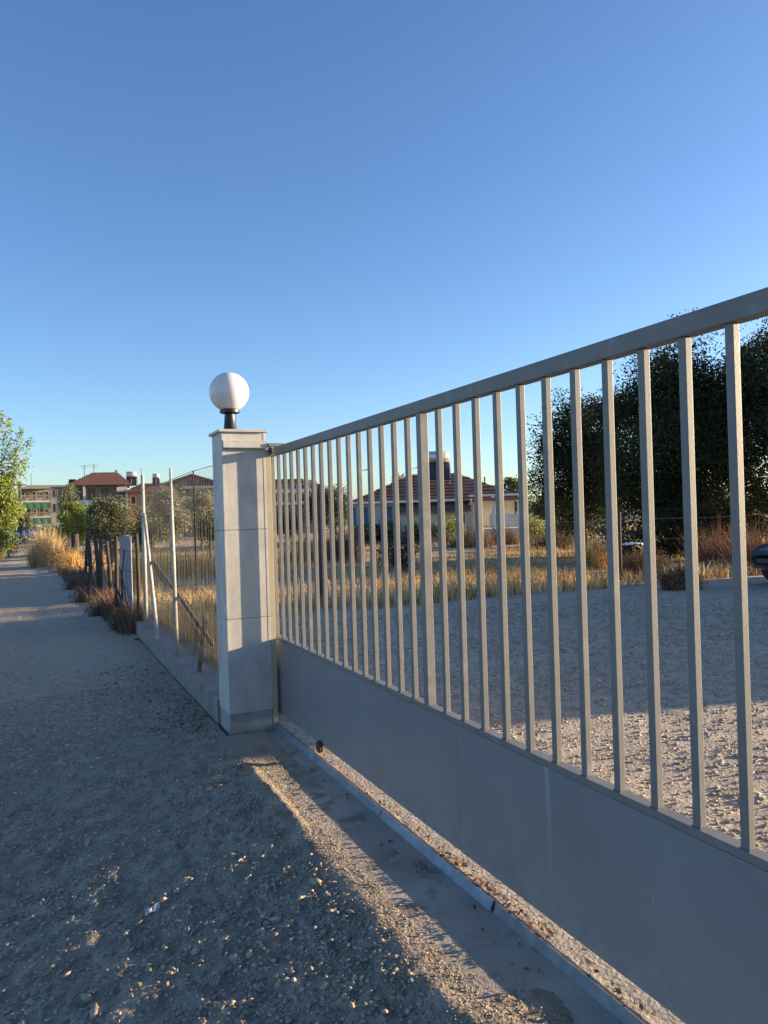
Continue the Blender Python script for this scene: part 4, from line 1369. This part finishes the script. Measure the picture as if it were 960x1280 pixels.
# ------------------------------------------------------------------ poles, lamps, sheet
up = gp(25.5, 66, -0.3)
r = thing('utility_pole', 'dark wooden utility pole in front of the awning block', 'utility pole', up)
MB().tube([tuple(up), (up[0], up[1], 5.3)], [0.13, 0.10], 8).build('pole', MAT['darkpole'], r, smooth=True)
MB().beam((up[0] - 0.5, up[1] + 0.2, 5.0), (up[0] + 0.5, up[1] - 0.2, 5.0), 0.08, 0.08).build('cross_arm', MAT['darkpole'], r)
for px, d, top, lab in ((243, 22, 588, 'thin rusty pole standing in the field behind the wire mesh'), (449, 85, 589, None), (513, 88, 586, None)):
    q = gp(px, d, -0.2)
    zt = float(atd(px, top, d)[2])
    if lab:
        tag(MB().tube([tuple(q), (q[0], q[1], zt)], 0.022, 6).build('field_pole', MAT['rust']), lab, 'pole')
        continue
    lab = 'thin street lamp left of the red tiled roof' if px < 480 else 'thin street lamp just behind the thick gate post'
    r = thing('street_lamp', lab, 'street lamp', q, group='street lamps behind the bungalow')
    MB().tube([tuple(q), (q[0], q[1], zt)], [0.07, 0.05], 7).build('pole', MAT['darkpole'], r)
    ex = (q[0] + 1.0 * _R0[0], q[1] + 1.0 * _R0[1], zt + 0.12)
    MB().tube([(q[0], q[1], zt), ex], 0.035, 6).build('arm', MAT['darkpole'], r)
    MB().beam((ex[0] - 0.2 * _R0[0], ex[1] - 0.2 * _R0[1], ex[2] + 0.02), (ex[0] + 0.35 * _R0[0], ex[1] + 0.35 * _R0[1], ex[2] + 0.05), 0.22, 0.12).build('lamp_head', MAT['steel'], r)

q = gp(789, 17.5, 0.55)
b = MB()
vs = []
for i in range(7):
    for j in range(5):
        uu, vv = (i - 3) * 0.065, (j - 2) * 0.10
        zz = 0.13 - 0.55 * (uu * uu) - 0.3 * vv * vv + 0.02 * math.sin(3 * i + 2 * j)
        p3 = q + uu * np.append(_R0[:2], 0) + vv * np.append(_F0[:2], 0)
        vs.append((p3[0], p3[1], q[2] + zz))
b.add(vs, [(i * 5 + j, i * 5 + 5 + j, i * 5 + 6 + j, i * 5 + 1 + j) for i in range(6) for j in range(4)])
o = b.build('plastic_sheet', MAT['whitesheet'], smooth=True)
o.modifiers.new('solid', 'SOLIDIFY').thickness = 0.02
tag(o, 'white crumpled plastic sheet caught in brush right of the rusty post', 'plastic sheet')


# ------------------------------------------------------------------ cars
def car(name, label, base, rz, paint, group=None):
    """compact car, nose towards local +x"""
    r = thing(name, label, 'car', base, rz, group)
    st = [(-2.05, 0.42, 0.78, 0.62), (-1.98, 0.28, 0.92, 0.76), (-1.5, 0.24, 0.98, 0.86), (-0.6, 0.22, 0.95, 0.88), (0.55, 0.22, 0.93, 0.88), (1.2, 0.24, 0.86, 0.86),
          (1.75, 0.27, 0.76, 0.80), (1.98, 0.32, 0.66, 0.70), (2.06, 0.40, 0.56, 0.60)]
    vs, fs = [], []
    ns = 12
    for x_, zl, zh, hw in st:
        zm = (zl + zh) / 2
        sec = [(-hw * 0.86, zl), (hw * 0.86, zl), (hw * 0.97, zl + 0.08), (hw, zm), (hw * 0.97, zh - 0.10), (hw * 0.88, zh - 0.02), (hw * 0.5, zh + 0.02), (0, zh + 0.03), (-hw * 0.5, zh + 0.02), (-hw * 0.88, zh - 0.02), (-hw * 0.97, zh - 0.10), (-hw, zm)]
        vs += [(x_, a, b) for a, b in sec]
    for i in range(len(st) - 1):
        for k in range(ns):
            k2 = (k + 1) % ns
            fs.append((i * ns + k, i * ns + k2, (i + 1) * ns + k2, (i + 1) * ns + k))
    fs.append(tuple(range(ns)))
    fs.append(tuple((len(st) - 1) * ns + k for k in range(ns - 1, -1, -1)))
    MB().add(vs, fs).build('body', MAT[paint], r, smooth=True, local=True)
    gh = [(-1.75, 0.97, 0.74), (-1.35, 1.36, 0.60), (-0.5, 1.46, 0.58), (0.15, 1.42, 0.58), (1.05, 0.93, 0.72)]
    b = MB()
    for i in range(len(gh) - 1):
        (x0, z0, w0), (x1, z1, w1) = gh[i], gh[i + 1]
        lo0, lo1 = 0.90, 0.90
        b.add([(x0, -w0, z0), (x0, w0, z0), (x1, w1, z1), (x1, -w1, z1), (x0, -0.80, lo0), (x0, 0.80, lo0), (x1, 0.80, lo1), (x1, -0.80, lo1)],
              [(0, 1, 2, 3), (0, 3, 7, 4), (1, 5, 6, 2)])
    b.build('cabin_glass', MAT['glass'], r, local=True)
    MB().add([(-1.38, -0.585, 1.375), (-1.38, 0.585, 1.375), (-0.5, 0.57, 1.475), (-0.5, -0.57, 1.475), (0.18, 0.57, 1.432), (0.18, -0.57, 1.432)], [(0, 1, 2, 3), (3, 2, 4, 5)]).build('roof_panel', MAT[paint], r, local=True).modifiers.new('solid', 'SOLIDIFY').thickness = 0.02
    for sy in (-1, 1):
        b = MB()
        for (x0, z0), (x1, z1) in (((-1.75, 0.97), (-1.36, 1.37)), ((0.17, 1.43), (1.05, 0.93)), ((-0.45, 0.93), (-0.42, 1.45))):
            w0 = 0.74 if z0 < 1.2 else 0.59
            w1 = 0.74 if z1 < 1.2 else 0.59
            b.beam((x0, sy * w0 * 1.01, z0), (x1, sy * w1 * 1.01, z1), 0.05, 0.06)
        b.build('window_pillar', MAT[paint], r, local=True)
        MB().add([(1.72, sy * 0.62, 0.60), (1.99, sy * 0.50, 0.55), (1.97, sy * 0.50, 0.66), (1.55, sy * 0.76, 0.76), (1.62, sy * 0.80, 0.64)],
                 [(0, 1, 2, 3, 4)]).build('headlight', MAT['lens'], r, local=True).modifiers.new('solid', 'SOLIDIFY').thickness = 0.10
        for x_ in (-1.28, 1.28):
            wl = MB()
            wl.tube([(x_, sy * 0.70, 0.31), (x_, sy * 0.88, 0.31)], 0.31, 20)
            wo = wl.build('wheel', MAT['rubber'], r, local=True)
            MB().tube([(x_, sy * 0.875, 0.31), (x_, sy * 0.895, 0.31)], 0.20, 16).build('rim', MAT['steel'], wo, local=True)
        MB().beam((0.78, sy * 0.82, 0.98), (0.84, sy * 0.98, 0.99), 0.12, 0.13).build('wing_mirror', MAT[paint], r, local=True)
    MB().box(2.00, 2.075, -0.42, 0.42, 0.42, 0.52).build('grille', MAT['black'], r, local=True, bevel=0.01)
    MB().box(-2.09, -2.0, -0.60, 0.60, 0.32, 0.46).build('rear_bumper', MAT['black'], r, local=True, bevel=0.02)
    return r


fwd_left = math.atan2(-_R0[1], -_R0[0])
cn = np.array([9.75, 9.3, -0.05])
hd = fwd_left + 0.25
car('parked_car', 'dark grey car nosing in from the right edge on the gravel yard', cn - 2.06 * np.array([math.cos(hd), math.sin(hd), 0]) + np.array([0.1, 0.7, 0]) + 0.78 * _R0, hd, 'carpaint')
car('parked_car', 'white car parked left of the dark utility pole at the road end', gp(19, 80, -0.08), math.atan2(-_F0[1], -_F0[0]) + 0.3, 'whitecar', 'white cars parked at the road end')
car('parked_car', 'white car parked right of the dark utility pole at the road end', gp(36, 82, -0.08), math.atan2(-_F0[1], -_F0[0]) - 0.4, 'whitecar', 'white cars parked at the road end')

# ------------------------------------------------------------------ unseen wall added out of frame on the right to shade the far half of the yard
wl = MB().box(20.0, 20.3, 0.66, 9.6, -0.4, 3.62)
tag(wl.build('shade_wall', MAT['cream'], bevel=0.01), 'unseen tall wall added beyond the right edge to shade the yard', 'wall')
